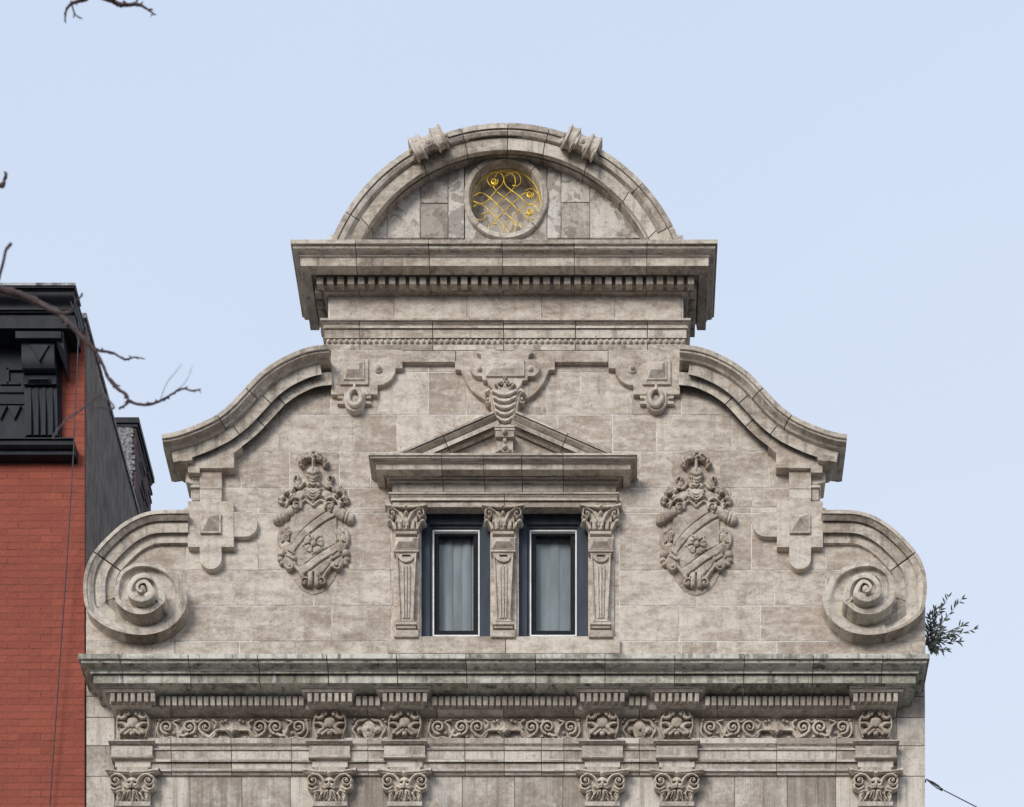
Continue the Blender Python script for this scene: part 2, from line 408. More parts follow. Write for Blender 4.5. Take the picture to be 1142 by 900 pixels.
    def build(s, name, mat, parent, cx, cy, pofs, pm, hs=.75, lean=.5):
        rng = np.random.RandomState(abs(hash((round(cx), round(cy)))) % 9999)
        H = s.H+rng.randn(*s.H.shape)*.16*(s.H > s.base+.6)
        # light erosion
        for _ in range(1):
            A = H.copy(); A[1:-1, 1:-1] = (H[1:-1, 1:-1]*4+H[:-2, 1:-1]+H[2:, 1:-1]+H[1:-1, :-2]+H[1:-1, 2:])/8; H = A
        keep = H > s.base+.05; H = H*hs; pm = pofs+(pm-pofs)*hs; ox, oy = un(cx, cy, pm); k = K(pm)
        q = keep[:-1, :-1] | keep[1:, :-1] | keep[:-1, 1:] | keep[1:, 1:]
        used = np.zeros(H.shape, bool)
        for dy in (0, 1):
            for dx in (0, 1):
                used[dy:dy+q.shape[0], dx:dx+q.shape[1]] |= q
        idx = -np.ones(H.shape, int); idx[used] = np.arange(used.sum())
        X = ((ox+s.X*k-CX)*S)[used]; Z = ((VY-(oy+s.Y*k+lean*.8*(H-(pm-pofs))))*S+EYE)[used]; Yv = (-(H+pofs)*S)[used]
        o0 = np.array(wm(ox, oy, pofs)); V = np.stack([X, Yv, Z], 1)-o0
        a = idx[:-1, :-1][q]; b = idx[:-1, 1:][q]; c = idx[1:, 1:][q]; d = idx[1:, :-1][q]
        F = np.stack([a, d, c, b], 1)
        me = bpy.data.meshes.new(name); me.from_pydata(V.tolist(), [], F.tolist()); me.materials.append(mat)
        me.shade_smooth(); me.set_sharp_from_angle(angle=math.radians(62))
        o = bpy.data.objects.new(name, me); sc.collection.objects.link(o); o.parent = parent
        o.location = Vector(o0)-worldloc(parent); return o
def clone(o, cx, cy, pofs, pm, parent):
    c = o.copy(); sc.collection.objects.link(c); c.parent = parent
    ox, oy = un(cx, cy, pm); c.location = Vector(wm(ox, oy, pofs))-worldloc(parent); return c
def repeat(name, mat, parent, boxes, bevel=.4):
    """equal blocks (x0,x1,y0,y1,p0,p1), each an object; copies share the mesh"""
    first = {}
    for b in boxes:
        k = tuple(round(b[i+1]-b[i], 2) for i in (0, 2, 4)); c = ((b[0]+b[1])/2, (b[2]+b[3])/2, (b[4]+b[5])/2)
        if k not in first:
            m = MB(); m.box(*b); first[k] = m.build(name, mat, parent, bevel=bevel, origin=wm(*c))
        else:
            o = first[k].copy(); sc.collection.objects.link(o); o.parent = parent; o.location = Vector(wm(*c))-worldloc(parent)
def mirx(pts): return [(2*CX-x, y) for x, y in pts]
def part(name, parent, x, y, p=0):                    # an Empty used as the pivot of a part with sub-parts
    o = bpy.data.objects.new(name, None); sc.collection.objects.link(o); o.parent = parent
    o.location = Vector(wm(x, y, p))-worldloc(parent); return o
# ================================================================ ground
def sheet(name, x0, x1, y0, y1, z, mat, h=0):
    me = bpy.data.meshes.new(name); me.from_pydata([(x0, y0, z), (x1, y0, z), (x1, y1, z), (x0, y1, z)], [], [(0, 1, 2, 3)]); me.materials.append(mat)
    o = bpy.data.objects.new(name, me); sc.collection.objects.link(o); o['kind'] = 'structure'; return o
sheet('ground', -600, 600, -600, 600, -.02, ASPH)
mb = MB()
def mbox(mb, x0, x1, y0, y1, z0, z1):
    v = [(x, y, z) for z in (z0, z1) for (x, y) in ((x0, y0), (x1, y0), (x1, y1), (x0, y1))]
    mb.add(v, [(3, 2, 1, 0), (4, 5, 6, 7), (0, 1, 5, 4), (1, 2, 6, 5), (2, 3, 7, 6), (3, 0, 4, 7)])
mbox(mb, -60, 60, -4.5, -.35, -.02, .13); o = mb.build('pavement', PAVE, metric=True); o['kind'] = 'structure'
GY = VY+EYE/S                                          # ground level in ruler units
# ================================================================ the stone house
H = root('stone_house', (0, 0, 0), 'pale carved stone house with a curly Dutch gable and two dark blue windows', 'building')
# --- traced curves
SC_ = [(180, 484), (193.7, 481.8), (211.9, 476), (227.8, 469.3), (241.5, 462), (255, 451.5), (266.5, 439.7), (277.9, 427.2), (289.3, 415.8), (303, 405.5), (316.6, 397.6), (334.8, 389.6), (350.8, 385.5), (366.5, 383.9)]
scur = cr(SC_, 5)
VOL = [(209.8, 568.6), (190, 568.6), (171, 569.5), (155, 573.7), (137, 583.3), (121, 597), (107.3, 611.7), (98.2, 626.5), (93.2, 645), (93.2, 665), (97.2, 681), (106, 690.5), (120, 699.5), (138, 705.5), (157.4, 708), (175.6, 705.5), (189, 699.5), (200, 690), (206.6, 679), (208.8, 667.5), (204, 652.5), (196, 640.2), (184.7, 632.4), (171, 628), (157, 627.4), (146, 630), (134.6, 638), (129, 651.5), (128.3, 667.5), (133.5, 675.5), (144, 682.5), (157.2, 685), (170, 682.2), (179.4, 675), (184.3, 669), (182, 655), (175, 644.5), (163, 639), (152, 641), (144.5, 648), (141.5, 657), (143, 664), (150.3, 669.5), (160, 670.8), (168.4, 667), (172, 661), (169, 652.5), (162.5, 646.5), (155, 648), (151, 654), (154, 660), (158, 661)]
vol = cr(VOL, 4)
def interp(pts, sh=0):
    xs = [q[0] for q in pts]; ys = [q[1]+sh for q in pts]
    return lambda x: float(np.interp(x, xs, ys))
s_top = interp(sorted([un(x, y, 12) for x, y in scur]), 8)
vl = sorted([un(x, y, 8) for x, y in cr(VOL[:9], 4)]); v_top = interp(vl, 6)
def gtop_half(x):
    if x < 206: return v_top(x) if x > 97 else v_top(97)+8
    if x < 364: return s_top(x)
    return 360.0
gtop = lambda x: gtop_half(x) if x < CX else gtop_half(2*CX-x)
# --- backing wall (mortar) with window openings
WIN = ((469.4, 546.8), (578.3, 655.7)); WY0, WY1 = 566.0, 709.5
def outline(y_bot):
    xs = list(np.linspace(96, 205.9, 40))+list(np.linspace(213, 363.9, 50))+[364.1, 364.1]
    L_ = [(x, gtop_half(x)+1.2) for x in xs]; L_[-1] = (366, 300); L_[-2] = (366, gtop_half(363))
    R_ = [(2*CX-x, y) for x, y in L_][::-1]
    return L_, R_
L_, R_ = outline(0)
mb = MB()
mb.plate([(366, 300)]+[(2*CX-366, 300)]+[(2*CX-366, 400), (366, 400)], -.3, -45, raw=True)
split = 566.0
def half(pts_fn, side):
    m = lambda x: x if side > 0 else 2*CX-x
    up = [(m(x), gtop_half(x)+1.2) for x in np.linspace(213, 365.9, 60)]
    mb.plate(up+[(m(366), split), (m(213), split)], -.3, -45, raw=True)
    up2 = [(m(x), max(gtop_half(x)+1.2, 0)) for x in np.linspace(96, 205.9, 50)]
    mb.plate(up2+[(m(206), 732), (m(96), 732)], -.3, -45, raw=True)
    mb.plate([(m(206), split), (m(WIN[0][0]), split), (m(WIN[0][0]), 732), (m(206), 732)], -.3, -45, raw=True)
half(None, 1); half(None, -1)
mb.plate([(366, 400), (762, 400), (762, split), (366, split)], -.3, -45, raw=True)
mb.plate([(WIN[0][1], split), (WIN[1][0], split), (WIN[1][0], 732), (WIN[0][1], 732)], -.3, -45, raw=True)
mb.plate([(WIN[0][0], WY1), (WIN[0][1], WY1), (WIN[0][1], 732), (WIN[0][0], 732)], -.3, -45, raw=True)
mb.plate([(WIN[1][0], WY1), (WIN[1][1], WY1), (WIN[1][1], 732), (WIN[1][0], 732)], -.3, -45, raw=True)
mb.build('gable_backing', MORT, H)
# --- ashlar facing
mb = MB(); T_ = gtop
def course(y0, y1, xs, skipwin=False):
    for a, b in zip(xs[:-1], xs[1:]):
        if skipwin and any(a > w0-2 and b < w1+2 for w0, w1 in WIN): continue
        strips(mb, a, b, (lambda x, y0=y0: max(y0, T_(x))), y1, 0, -1.4+.0*a)
course(393, 415, [366, 421, 478, 560, 648, 703, 762])
course(360, 393, [366, 564, 762])
course(415, 462.5, [250, 368.5, 421.7, 477.4, 520, 610, 647.6, 703.4, 760, 880])
course(462.5, 503.5, [225, 309.8, 394.7, 442.5, 503.4, 560, 622, 683, 731.9, 815.7, 905])
course(503.5, 544, [213, 268.8, 323, 378.5, 412.7, 500, 564, 630, 713.7, 748, 804.3, 857.6, 915])
course(544, 566, [213, 250, 288.4, 313.8, 388.7, 438, 564, 690, 738.5, 815, 838, 880, 915])
course(566, 572, [206, 288.4, 388.7, 469.4]); course(566, 572, [655.7, 738.5, 838, 922])
course(572, 636, [96, 207, 288.3, 388, 436, 469.4]); course(572, 636, [655.7, 691, 740, 838, 921, 1032])
course(636, 675.5, [96, 192, 209, 261.5, 349.7, 436, 469.4]); course(636, 675.5, [655.7, 691, 777, 863.5, 921, 936, 1032])
course(675.5, 715, [96, 195, 280, 370, 436, 469.4]); course(675.5, 715, [655.7, 691, 757, 848, 933, 1032])
course(566, 709, [546.8, 578.3])
course(715, 731, [96, 170, 195, 267, 330, 433, 564, 691, 760, 800, 866, 957, 1016, 1032])
mb.build('ashlar_facing', ST, H, bevel=.35)
# --- tall body behind and below
mb = MB(); mb.box(97, 1031, 760, GY, -900, -2); mb.build('side_wall', STL, H)
mb = MB(); mb.box(110, 1018, 742, 759.5, -890, -46); mb.build('roof', ROOFM, H)
# --- attic above the S curves
mb = MB(); mb.box(366, 762, 262, 359, -45, -.1)
for a, b in zip([367, 441, 522, 605, 687, 761][:-1], [441, 522, 605, 687, 761]): pass
xs_ = [367.5, 439.7, 521, 604.5, 686, 760.5]
mb.build('attic_block', MORT, H)
mb = MB()
for a, b in zip(xs_[:-1], xs_[1:]): strips(mb, a, b, 322, 360, .8, -1.3)
mb.build('attic_frieze', ST, H, bevel=.4)
UC = part('upper_cornice', H, CX, 300)
JX = [401, 481.5, 562, 641, 721]
mb = MB()
moulding(mb, 367.5, 761, [(None, -10), (267, 37.5), (271.5, 37.5), (None, 33.5), (274.6, 33.5), (None, 35.2)]+cyma(274.9, 35.2, 286.0, 29)+[(None, 26.4), (288.4, 26.2), (None, 28), (296.5, 28), (None, 18), (301, 17), (303, 15), (None, 9.5), (319, 9.5), (320, 8), (326, 5), (327.2, 3.5), (None, -10)], JX, ret=-45)
mb.build('moulding', ST2, UC, bevel=.35, smooth=30)
n = 37; a = un(0, 306.5, 15.5)[1]; b = un(0, 316.5, 15.5)[1]; bxs = []
for i in range(n):
    xx = 359+(770-359)*i/(n-1); bxs.append((xx-3.6, xx+3.6, a-2, b, 8, 15.5))
for sgn, xb in ((-1, 367.5), (1, 761)):
    for j in range(5):
        c = 2-j*11; x0, x1 = sorted((xb+sgn*8, xb+sgn*15.5)); bxs.append((x0, x1, a-2, b, c-3.8, c+3.8))
repeat('dentil', ST2, UC, bxs)
AR = part('architrave', H, CX, 372)
mb = MB()
moulding(mb, 368.5, 760, [(None, -4), (354.5, 10), (357, 10), (357.6, 9)]+cyma(358, 8.5, 363.5, 6, 4)+[(364.5, 7), (366, 7), (366.4, 5.5), (377, 5.5), (377.4, 4), (384, 4), (384.4, 5), (390.5, 5), (None, -4)], [402, 483, 562, 642, 722], ret=-45)
mb.build('moulding', ST2, AR, bevel=.3, smooth=30)
mb = MB(); nb = 61
for i in range(nb):
    x_, y_ = un(366.5+(762.5-366.5)*i/(nb-1), 380.6, 5.5)
    if i == 0: mb.ball(x_, y_, 5.0, 2.35, 2.35, 2.4, 10, 6); bd = mb.build('bead', ST2, AR, smooth=0, origin=wm(x_, y_, 5))
    else: o = bd.copy(); sc.collection.objects.link(o); o.parent = AR; o.location = Vector(wm(x_, y_, 5))-worldloc(AR)
# --- arched pediment
AP = part('arched_pediment', H, CX, 262)
acx, acy, aR = 563.5, 346.6, 209.6
apath = [(acx+aR*math.cos(math.radians(a)), acy+aR*math.sin(math.radians(a))) for a in np.linspace(180+19, 360-19, 90)]
aprof = [(None, -45), (0, 24), (5.5, 24), (None, 20), (7.4, 20), (None, 22.4), (9, 22.5), (13, 21), (17, 17.5), (20, 16), (None, 14), (21.2, 14), (None, 18), (30, 17.5), (None, 13), (31.4, 13), (None, 15.5), (34, 12.5), (35.6, 9), (None, 0), (None, -45)]
mb = MB(); sweep(mb, apath, [q if not (q[0] is None and q[1] == 0) else (None, -4) for q in aprof], joints=[.085, .295, .41, .505, .60, .71, .83, .945], side=1, gap=1.0)
mb.build('arch_moulding', ST2, AP, bevel=.3, smooth=30)
# two banded scroll clasps riding on the arch
for sgn, ang in ((-1, 270-24.6), (1, 270+24.4)):
    mb = MB(); a = math.radians(ang); tx, ty = -math.sin(a), math.cos(a); nx_, ny_ = math.cos(a), math.sin(a)
    def clasp(off, wd, r_out, r_in, lift=0):
        secs = []
        for t, sc__ in ((-1, .86), (-.9, 1), (-.62, 1.02), (-.4, .88), (.4, .88), (.62, 1.02), (.9, 1), (1, .86)):
            c = []
            for q in range(13):
                th = PI*q/12     # half ring over the moulding, from outside over the front to inside
                rr = r_in+(r_out-r_in)*(.5+.5*math.cos(th)); pr_ = 17+17*math.sin(th)*sc__
                rad = (aR-4.5)+(13.5+lift*.7)*math.cos(th)*sc__
                px_ = acx+rad*nx_+tx*(off+t*wd/2); py_ = acy+rad*ny_+ty*(off+t*wd/2)
                x_, y_ = un(px_, py_, pr_); c.append((x_, y_, pr_))
            for q in (4, ):
                x_, y_ = c[-1][0], c[-1][1]; c.append((x_, y_, 8)); c.append((c[0][0], c[0][1], 8))
            secs.append(c)
        mb.loft(secs, True)
    clasp(-13, 13, 0, 0, 2.5); clasp(13, 13, 0, 0, 2.8); clasp(0, 16, 0, 0, -4)
    for q, rr in ((0, 3.4),):
        px_, py_ = acx+(aR-2)*nx_, acy+(aR-2)*ny_; x_, y_ = un(px_, py_, 32); mb.ball(x_, y_, 30.5, rr, rr, 3.5)
    for q in (-1, 1):
        px_, py_ = acx+(aR-4)*nx_+tx*q*21, acy+(aR-4)*ny_+ty*q*21; x_, y_ = un(px_, py_, 25); mb.ball(x_, y_, 24, 3, 3, 3.5)
        mb.tube([(*un(acx+(aR-9)*nx_+tx*q*19, acy+(aR-9)*ny_+ty*q*19, 24), 24), (*un(acx+(aR-14)*nx_+tx*q*24, acy+(aR-14)*ny_+ty*q*24, 22), 21)], [2.5, 1.2])
    mb.build('scroll_clasp', STC, AP, smooth=40)
# tympanum
TCX, TCY = 564.0, 222.0; ocx, ocy = un(TCX, TCY, 3)
atop = lambda x: un(0, acy-math.sqrt(max(1, 172**2-(x-acx)**2)), 2)[1]
atop = lambda x: (VY+(acy-VY)*K(8))-math.sqrt(max(1, (176*K(8))**2-(x-acx)**2))
mb = MB()
mb.plate([(x, max(150, atop(x)-6)) for x in np.linspace(392, 517, 40)]+[(517, 266), (392, 266)], .8, -45, raw=True)
mb.plate([(x, max(150, atop(x)-6)) for x in np.linspace(611, 736, 40)]+[(736, 266), (611, 266)], .8, -45, raw=True)
rh = 41.5
ctop = lambda x: ocy-math.sqrt(max(0, rh**2-(x-ocx)**2)); cbot = lambda x: ocy+math.sqrt(max(0, rh**2-(x-ocx)**2))
xs2 = np.linspace(517, 611, 60)
mb.plate([(x, atop(x)-6) for x in xs2]+[(x, ctop(x)) for x in xs2[::-1]], .8, -45, raw=True)
mb.plate([(x, cbot(x)) for x in xs2]+[(611, 272), (517, 272)], .8, -45, raw=True)
mb.plate([(517, 150+40), (ocx-rh, 150+40), (ocx-rh, 272), (517, 272)], .8, -45, raw=True)
mb.build('tympanum_backing', STT, AP)
mb = MB(); yb = 268
LT = lambda x: atop(x)
strips(mb, 405, 432, LT, yb, 2.2, .5); strips(mb, 432, 469, LT, yb, 2.2, .5)
strips(mb, 469, 500, LT, 229, 2.2, .5); strips(mb, 469, 500, 229, yb, 2.2, .5)
strips(mb, 500, ocx-46, LT, yb, 2.2, .5)
strips(mb, ocx-46, ocx, LT, lambda x: min(ocy, ocy-math.sqrt(max(0, 45**2-(x-ocx)**2))), 2.2, .5, step=2)
strips(mb, ocx, ocx+46, LT, lambda x: min(ocy, ocy-math.sqrt(max(0, 45**2-(x-ocx)**2))), 2.2, .5, step=2)
strips(mb, ocx-46, ocx+46, lambda x: max(ocy, ocy+math.sqrt(max(0, 45**2-(x-ocx)**2))), yb+6, 2.2, .5, step=2)
strips(mb, ocx+46, 626, LT, yb, 2.2, .5); strips(mb, 626, 658, LT, 228, 2.2, .5); strips(mb, 626, 658, 228, yb, 2.2, .5)
strips(mb, 658, 724, LT, yb, 2.2, .5)
mb.build('tympanum', STT, AP, bevel=.3)
OC = part('oculus', H, TCX, TCY)
mb = MB(); secs = []
for seg in range(4):
    a0 = 45+90*seg; secs = []
    for a in np.linspace(a0+.7, a0+89.3, 22):
        ca, sa = math.cos(math.radians(a)), math.sin(math.radians(a))
        secs.append([(ocx+r*ca, ocy+r*sa, p) for r, p in ((47, -1), (47, 5), (46, 6.2), (41.2, 6.2), (40.4, 5), (39.8, 3), (39.8, -18))])
    mb.loft(secs, True)
mb.build('ring', ST2, OC, smooth=35)
mb = MB(); mb.box(ocx-48, ocx+48, ocy-48, ocy+48, -30, -17); mb.build('niche_wall', STT, OC)
# gilded grille, traced from the picture (ring-centred)
mb = MB()
def gz(pts, n=8): return [(*un(500+x/8.185, 170+y/8.185, -1), -1+.5*math.sin(i*.25)) for i, (x, y) in enumerate(cr(pts, n))]
GR = [
 [(235, 400), (290, 373), (345, 385), (380, 415), (440, 475), (510, 540), (575, 600), (612, 642), (615, 690), (590, 735)],
 [(225, 445), (280, 468), (335, 455), (380, 415), (440, 350), (490, 290), (505, 240), (480, 197), (430, 182), (380, 198), (355, 245), (375, 293), (410, 307), (437, 290)],
 [(225, 500), (280, 472), (335, 492), (380, 540), (440, 600), (490, 652), (520, 690), (555, 740)],
 [(300, 566), (335, 563), (380, 540), (440, 475), (510, 410), (578, 345), (610, 290), (605, 230), (565, 187), (510, 173), (455, 190), (425, 228)],
 [(408, 285), (415, 320), (440, 350), (510, 410), (578, 470), (645, 535), (700, 562), (740, 550)],
 [(585, 300), (620, 312), (655, 280), (658, 227), (620, 188), (562, 190), (520, 218), (508, 262), (525, 300), (578, 345), (650, 405), (700, 455), (750, 470), (800, 447), (825, 400), (800, 352), (750, 333), (705, 352)],
 [(445, 658), (420, 655), (415, 632), (445, 600), (510, 540), (578, 470), (650, 405), (700, 376), (745, 376)],
 [(485, 745), (512, 692), (530, 650), (575, 600), (645, 535), (700, 490), (750, 476), (800, 500), (822, 545)],
 [(235, 600), (285, 622), (332, 595), (322, 545)],
 [(365, 715), (372, 668), (410, 648), (440, 668)], [(572, 682), (598, 648), (645, 652), (670, 695)],
 [(700, 580), (740, 615), (795, 600), (835, 540), (838, 450), (815, 370)]]
for g in GR: mb.tube(gz(g), .46, 6)
for cx_, cy_, r_ in ((420, 270, 42), (745, 390, 40), (745, 545, 40)):
    pts = spiral(cx_, cy_, r_*.85, 8, -.6, 1.5, 24)
    mb.tube([(*un(500+a/8.185, 170+b/8.185, 0), 0.6) for a, b in pts], [.55+.55*math.sin(PI*min(1, i/16)) for i in range(25)], 8)
mb.tube([(ocx+39*math.cos(a), ocy+39*math.sin(a), -3) for a in np.linspace(0, 2*PI, 50)], .45, 6)
mb.build('gilded_grille', GOLD, OC, smooth=0)
# --- S-curve copings with kneelers
sprof = [(None, -21), (0, 27), (5, 27), (5.4, 25.5), (7, 25.5), (9, 25), (12, 22), (15, 19.5), (17.2, 18.5), (17.8, 15.5), (19.5, 15.5), (33, 15), (33.4, 10), (35, 10), (45.5, 9.5), (46, 8), (None, -4), (None, -21)]
CN = ['left', 'right']
for mir in (False, True):
    g_ = part('curved_coping', H, CX+(200 if mir else -200)*1.4, 440)
    m = (lambda pts: mirx(pts)) if mir else (lambda pts: pts)
    mb = MB()
    # outer cyma band
    sweep(mb, scur, [(None, -21), (0, 27), (5, 27), (None, 23.5), (6.6, 23.5), (None, 25.5), (9, 25), (12, 22), (15, 19.8), (17.6, 18.8), (None, 12), (None, -21)], joints=[.31, .51], mirror=mir, gap=1.0)
    # fascia stops short of the attic, inner band a little longer
    sweep(mb, [q for q in scur if 186 < q[0] < 356], [(16.5, -2), (16.5, 15.5), (19, 15.5), (33, 15), (33.2, -2)], joints=[.33, .55], mirror=mir, gap=.9)
    sweep(mb, [q for q in scur if q[0] > 238], [(31, -2), (31, 9.5), (45.5, 9), (46, -2)], joints=[.19, .44], mirror=mir, gap=.9)
    o = mb.build('coping_moulding', ST2, g_, bevel=.3, smooth=30)
    # kneeler end: the mouldings return along the side
    mb = MB(); x0, y0 = un(180, 484, 27)
    def kb(x0_, x1_, y0_, y1_, p1_, p0_=-45):
        a = un(x0_, y0_, p1_); b = un(x1_, y1_, p1_)
        pts = [(a[0], a[1]), (b[0], a[1]), (b[0], b[1]), (a[0], b[1])]
        mb.plate(mirx(pts)[::-1] if mir else pts, p1_, p0_, raw=True)
    q_ = [un(x, y, 15.2) for x, y in [(185, 488), (185.6, 499), (188.6, 503.4), (193.7, 509), (199.4, 513), (205, 514.2), (213.5, 513), (216, 505), (216, 484)]]
    mb.plate(mirx(q_)[::-1] if mir else q_, 15.2, -13, raw=True)
    q_ = [un(x, y, 12) for x, y in [(205, 505), (205, 529), (214, 531), (222, 531), (222, 500)]]
    mb.plate(mirx(q_)[::-1] if mir else q_, 2.5, -18, raw=True)
    mb.build('kneeler', ST2, g_, bevel=.5)
# --- volutes
for mir in (False, True):
    g_ = part('volute', H, CX+(410 if mir else -410), 650)
    N = len(vol); idx = np.arange(N)/4.0
    wk = [(0, 36), (6, 36), (9, 35), (11, 30), (14, 20), (17, 23), (19, 25), (22, 17), (24, 12), (26, 12), (31, 17), (33, 14), (36, 8), (40, 8), (44, 10), (47, 6), (51, 3)]
    pk = [(0, 8), (8, 6), (15, 5.5), (20, 7), (25, 14), (30, 18), (37, 22), (44, 28), (51, 31)]
    W_ = np.interp(idx, *zip(*wk)); P_ = np.interp(idx, *zip(*pk))
    cut = 4*13; end_ = 4*15
    mb = MB()
    # outer run with its three bands, tapering into the scroll
    sweep(mb, vol[:end_+1], [(None, -30), (0, 8), (.11, 8), (.12, 6.5), (.16, 6.5), (.24, 5), (.33, 3.2), (.34, 0.5), (.40, .8), (.70, .5), (.71, -3), (1.0, -4), (1.02, -4), (None, -30)], ps=P_[:end_+1], ws=W_[:end_+1], side=-1, joints=[.435], mirror=mir, gap=1.6, solid=False)
    # scroll
    inn = 4*33
    sweep(mb, vol[cut:inn+2], [(None, -30), (0, 8), (.30, 8.6), (.36, 8), (.46, 5), (.7, 3.5), (1.08, 3.0), (None, -30)], ps=P_[cut:inn+2], ws=W_[cut:inn+2], side=-1, mirror=mir)
    sweep(mb, vol[inn:], [(None, -30), (0, 8), (.25, 8.8), (.62, 8.6), (.74, 7), (.95, 2.5), (1.12, 2), (None, -30)], ps=P_[inn:], ws=W_[inn:], side=-1, mirror=mir)
    x_, y_ = un(158, 655, 36); x_ = 2*CX-x_ if mir else x_; mb.ball(x_, y_, 33, 4.4, 4.4, 4)
    xx, yy = un(157, 660, 20); xx = 2*CX-xx if mir else xx
    secs = [[(xx+r*math.cos(a), yy+r*math.sin(a), p) for a in np.linspace(0, 2*PI, 25)[:-1]] for r, p in ((26, -1), (25, 12), (13, 17), (8, 26))]
    mb.loft(secs, True)
    mb.build('scroll', ST2, g_, bevel=.25, smooth=32)
# --- strap crosses under the kneelers
for mir in (False, True):
    g_ = part('strap_cross', H, CX+(330 if mir else -330), 570)
    mx = (lambda pts: mirx(pts)[::-1]) if mir else (lambda pts: pts)
    def pl(pts, p1, p0=-1, u=True):
        q = [un(x, y, p1) for x, y in pts] if u else pts; mb.plate(mx(q), p1, p0, raw=True)
    mb = MB()
    pl([(209.5, 509), (225, 504), (241, 496), (258, 485), (263, 480), (270, 498), (261, 505), (261, 521.5), (247.2, 521.5), (247.2, 522), (222.6, 522), (222.6, 527), (209.5, 527)], 9.8)
    pl([(222.6, 521), (247.2, 521), (247.2, 545), (222.6, 545)], 6)
    pl([(222.6, 545.6), (247.2, 545.6), (247.2, 556), (222.6, 556)], 6)
    pl([(223, 556), (247, 556), (247, 559), (260.6, 559), (260.6, 610), (247, 610), (247, 622)]+arc(235, 622.5, 12.2, 0, 180, 14)+[(222.6, 610), (209.5, 610), (209.5, 559), (223, 559)], 6.6)
    pl([(260.5, 571)]+[(272, 571)]+arc(273.5, 584.8, 13.6, -90, 90, 14)+[(260.5, 598.4)], 5.6)
    mb.build('strap_plate', ST, g_, bevel=.5)
    mb = MB()
    def bx(x0_, x1_, y0_, y1_, p0_, p1_):
        a = un(x0_, y0_, p1_); b = un(x1_, y1_, p1_); mb.plate(mx([(a[0], a[1]), (b[0], a[1]), (b[0], b[1]), (a[0], b[1])]), p1_, p0_, raw=True)
    bx(223.2, 246.2, 571.8, 594, 5, 9)
    a = un(223.8, 572.4, 9); b = un(245.6, 593.4, 9); xa, xb_ = (a[0], b[0]) if not mir else (2*CX-b[0], 2*CX-a[0])
    mb.frustum(xa+.8, xb_-.8, a[1]+.8, b[1]-.8, 8.8, 16, (xb_-xa)/2-1.2, (b[1]-a[1])/2-1.2, raw=True)
    mb.build('pyramid_boss', ST, g_)
    mb = MB(); bx(213, 222.4, 527.5, 529.5, -20, 6); bx(214.5, 222.4, 530, 534, -20, 4); bx(212.5, 222.4, 541, 543.5, -20, 5.5); bx(214.5, 222.4, 544, 558, -20, 3.5); bx(215, 222.4, 534, 541, -30, 2)
    mb.build('stepped_bracket', ST2, g_, bevel=.3)
# --- upper corner strapwork and the bands between
for x0_, x1_ in ((448.5, 509), (619, 678)):
    mb = MB(); mb.abox(x0_, x1_, 391, 403.5, -1, 5); mb.build('strap_band', ST, H, bevel=.4)
Z3 = lambda pts: [(320+x/4.392, 260+y/4.392) for x, y in pts]
for mir in (False, True):
    g_ = part('strapwork_plate', H, CX+(160 if mir else -160), 425)
    # centre of mirroring sits at the traced middle
    mx = (lambda pts: mirx(pts)[::-1]) if mir else (lambda pts: pts)
    def pl(pts, p1, p0=-1): mb.plate(mx([un(x, y, p1) for x, y in Z3(pts)]), p1, p0, raw=True)
    def mp(x, y, p):
        q = un(*Z3([(x, y)])[0], p); return (2*CX-q[0], q[1]) if mir else q
    mb = MB()
    pl([(216, 570), (566, 570), (566, 662), (532, 662)]+[(527, 690), (512, 715), (490, 733), (470, 742), (444, 745), (444, 790), (216, 790)], 5)
    pl([(246, 793), (412, 793), (412, 807), (386, 810), (386, 820), (412, 822), (412, 836), (246, 836), (246, 822), (272, 820), (272, 810), (246, 807)], 4)
    pl([(280, 775), (380, 775), (380, 815)]+[(330+50*math.cos(math.radians(a)), 818+52*math.sin(math.radians(a))) for a in np.linspace(8, 172, 14)]+[(280, 815)], 6.5)
    mb.build('plate', ST, g_, bevel=.45)
    mb = MB()
    for (xa, ya, xb_, yb_) in ((260, 615, 398, 740),):
        q = [mp(xa, ya, 7), mp(xb_, yb_, 7)]; xs = sorted((q[0][0], q[1][0]))
        mb.box(xs[0], xs[1], q[0][1], q[1][1], 4, 7)
        mb.frustum(xs[0]+3.5, xs[1]-3.5, q[0][1]+3, q[1][1]-3, 6.8, 8.6, 1.2, 1.2, raw=True)
        mb.frustum(xs[0]+6.0, xs[1]-6.0, q[0][1]+5, q[1][1]-5, 8.4, 13.4, 3.2, 5.6, raw=True)
    mb.build('square_boss', ST, g_, bevel=.2)
    mb = MB(); q = mp(447, 660, 7); mb.ball(q[0], q[1], 5.6, 4.7, 4.7, 2); mb.ball(q[0], q[1], 6.5, 3.2, 3.2, 3.4); mb.build('round_boss', ST, g_, smooth=0)
    mb = MB(); q = mp(332, 803, 9)
    mb.tube([(q[0]+7*math.cos(a), q[1]+8.6*math.sin(a), 8.0) for a in np.linspace(0, 2*PI, 33)], 2.6, 10)
    mb.tube([(*mp(330, 738, 9), 7), (*mp(330, 760, 9), 9.5), (*mp(331, 778, 9), 10.5)], 1.7, 8)
    mb.build('hanging_ring', ST, g_, smooth=50)
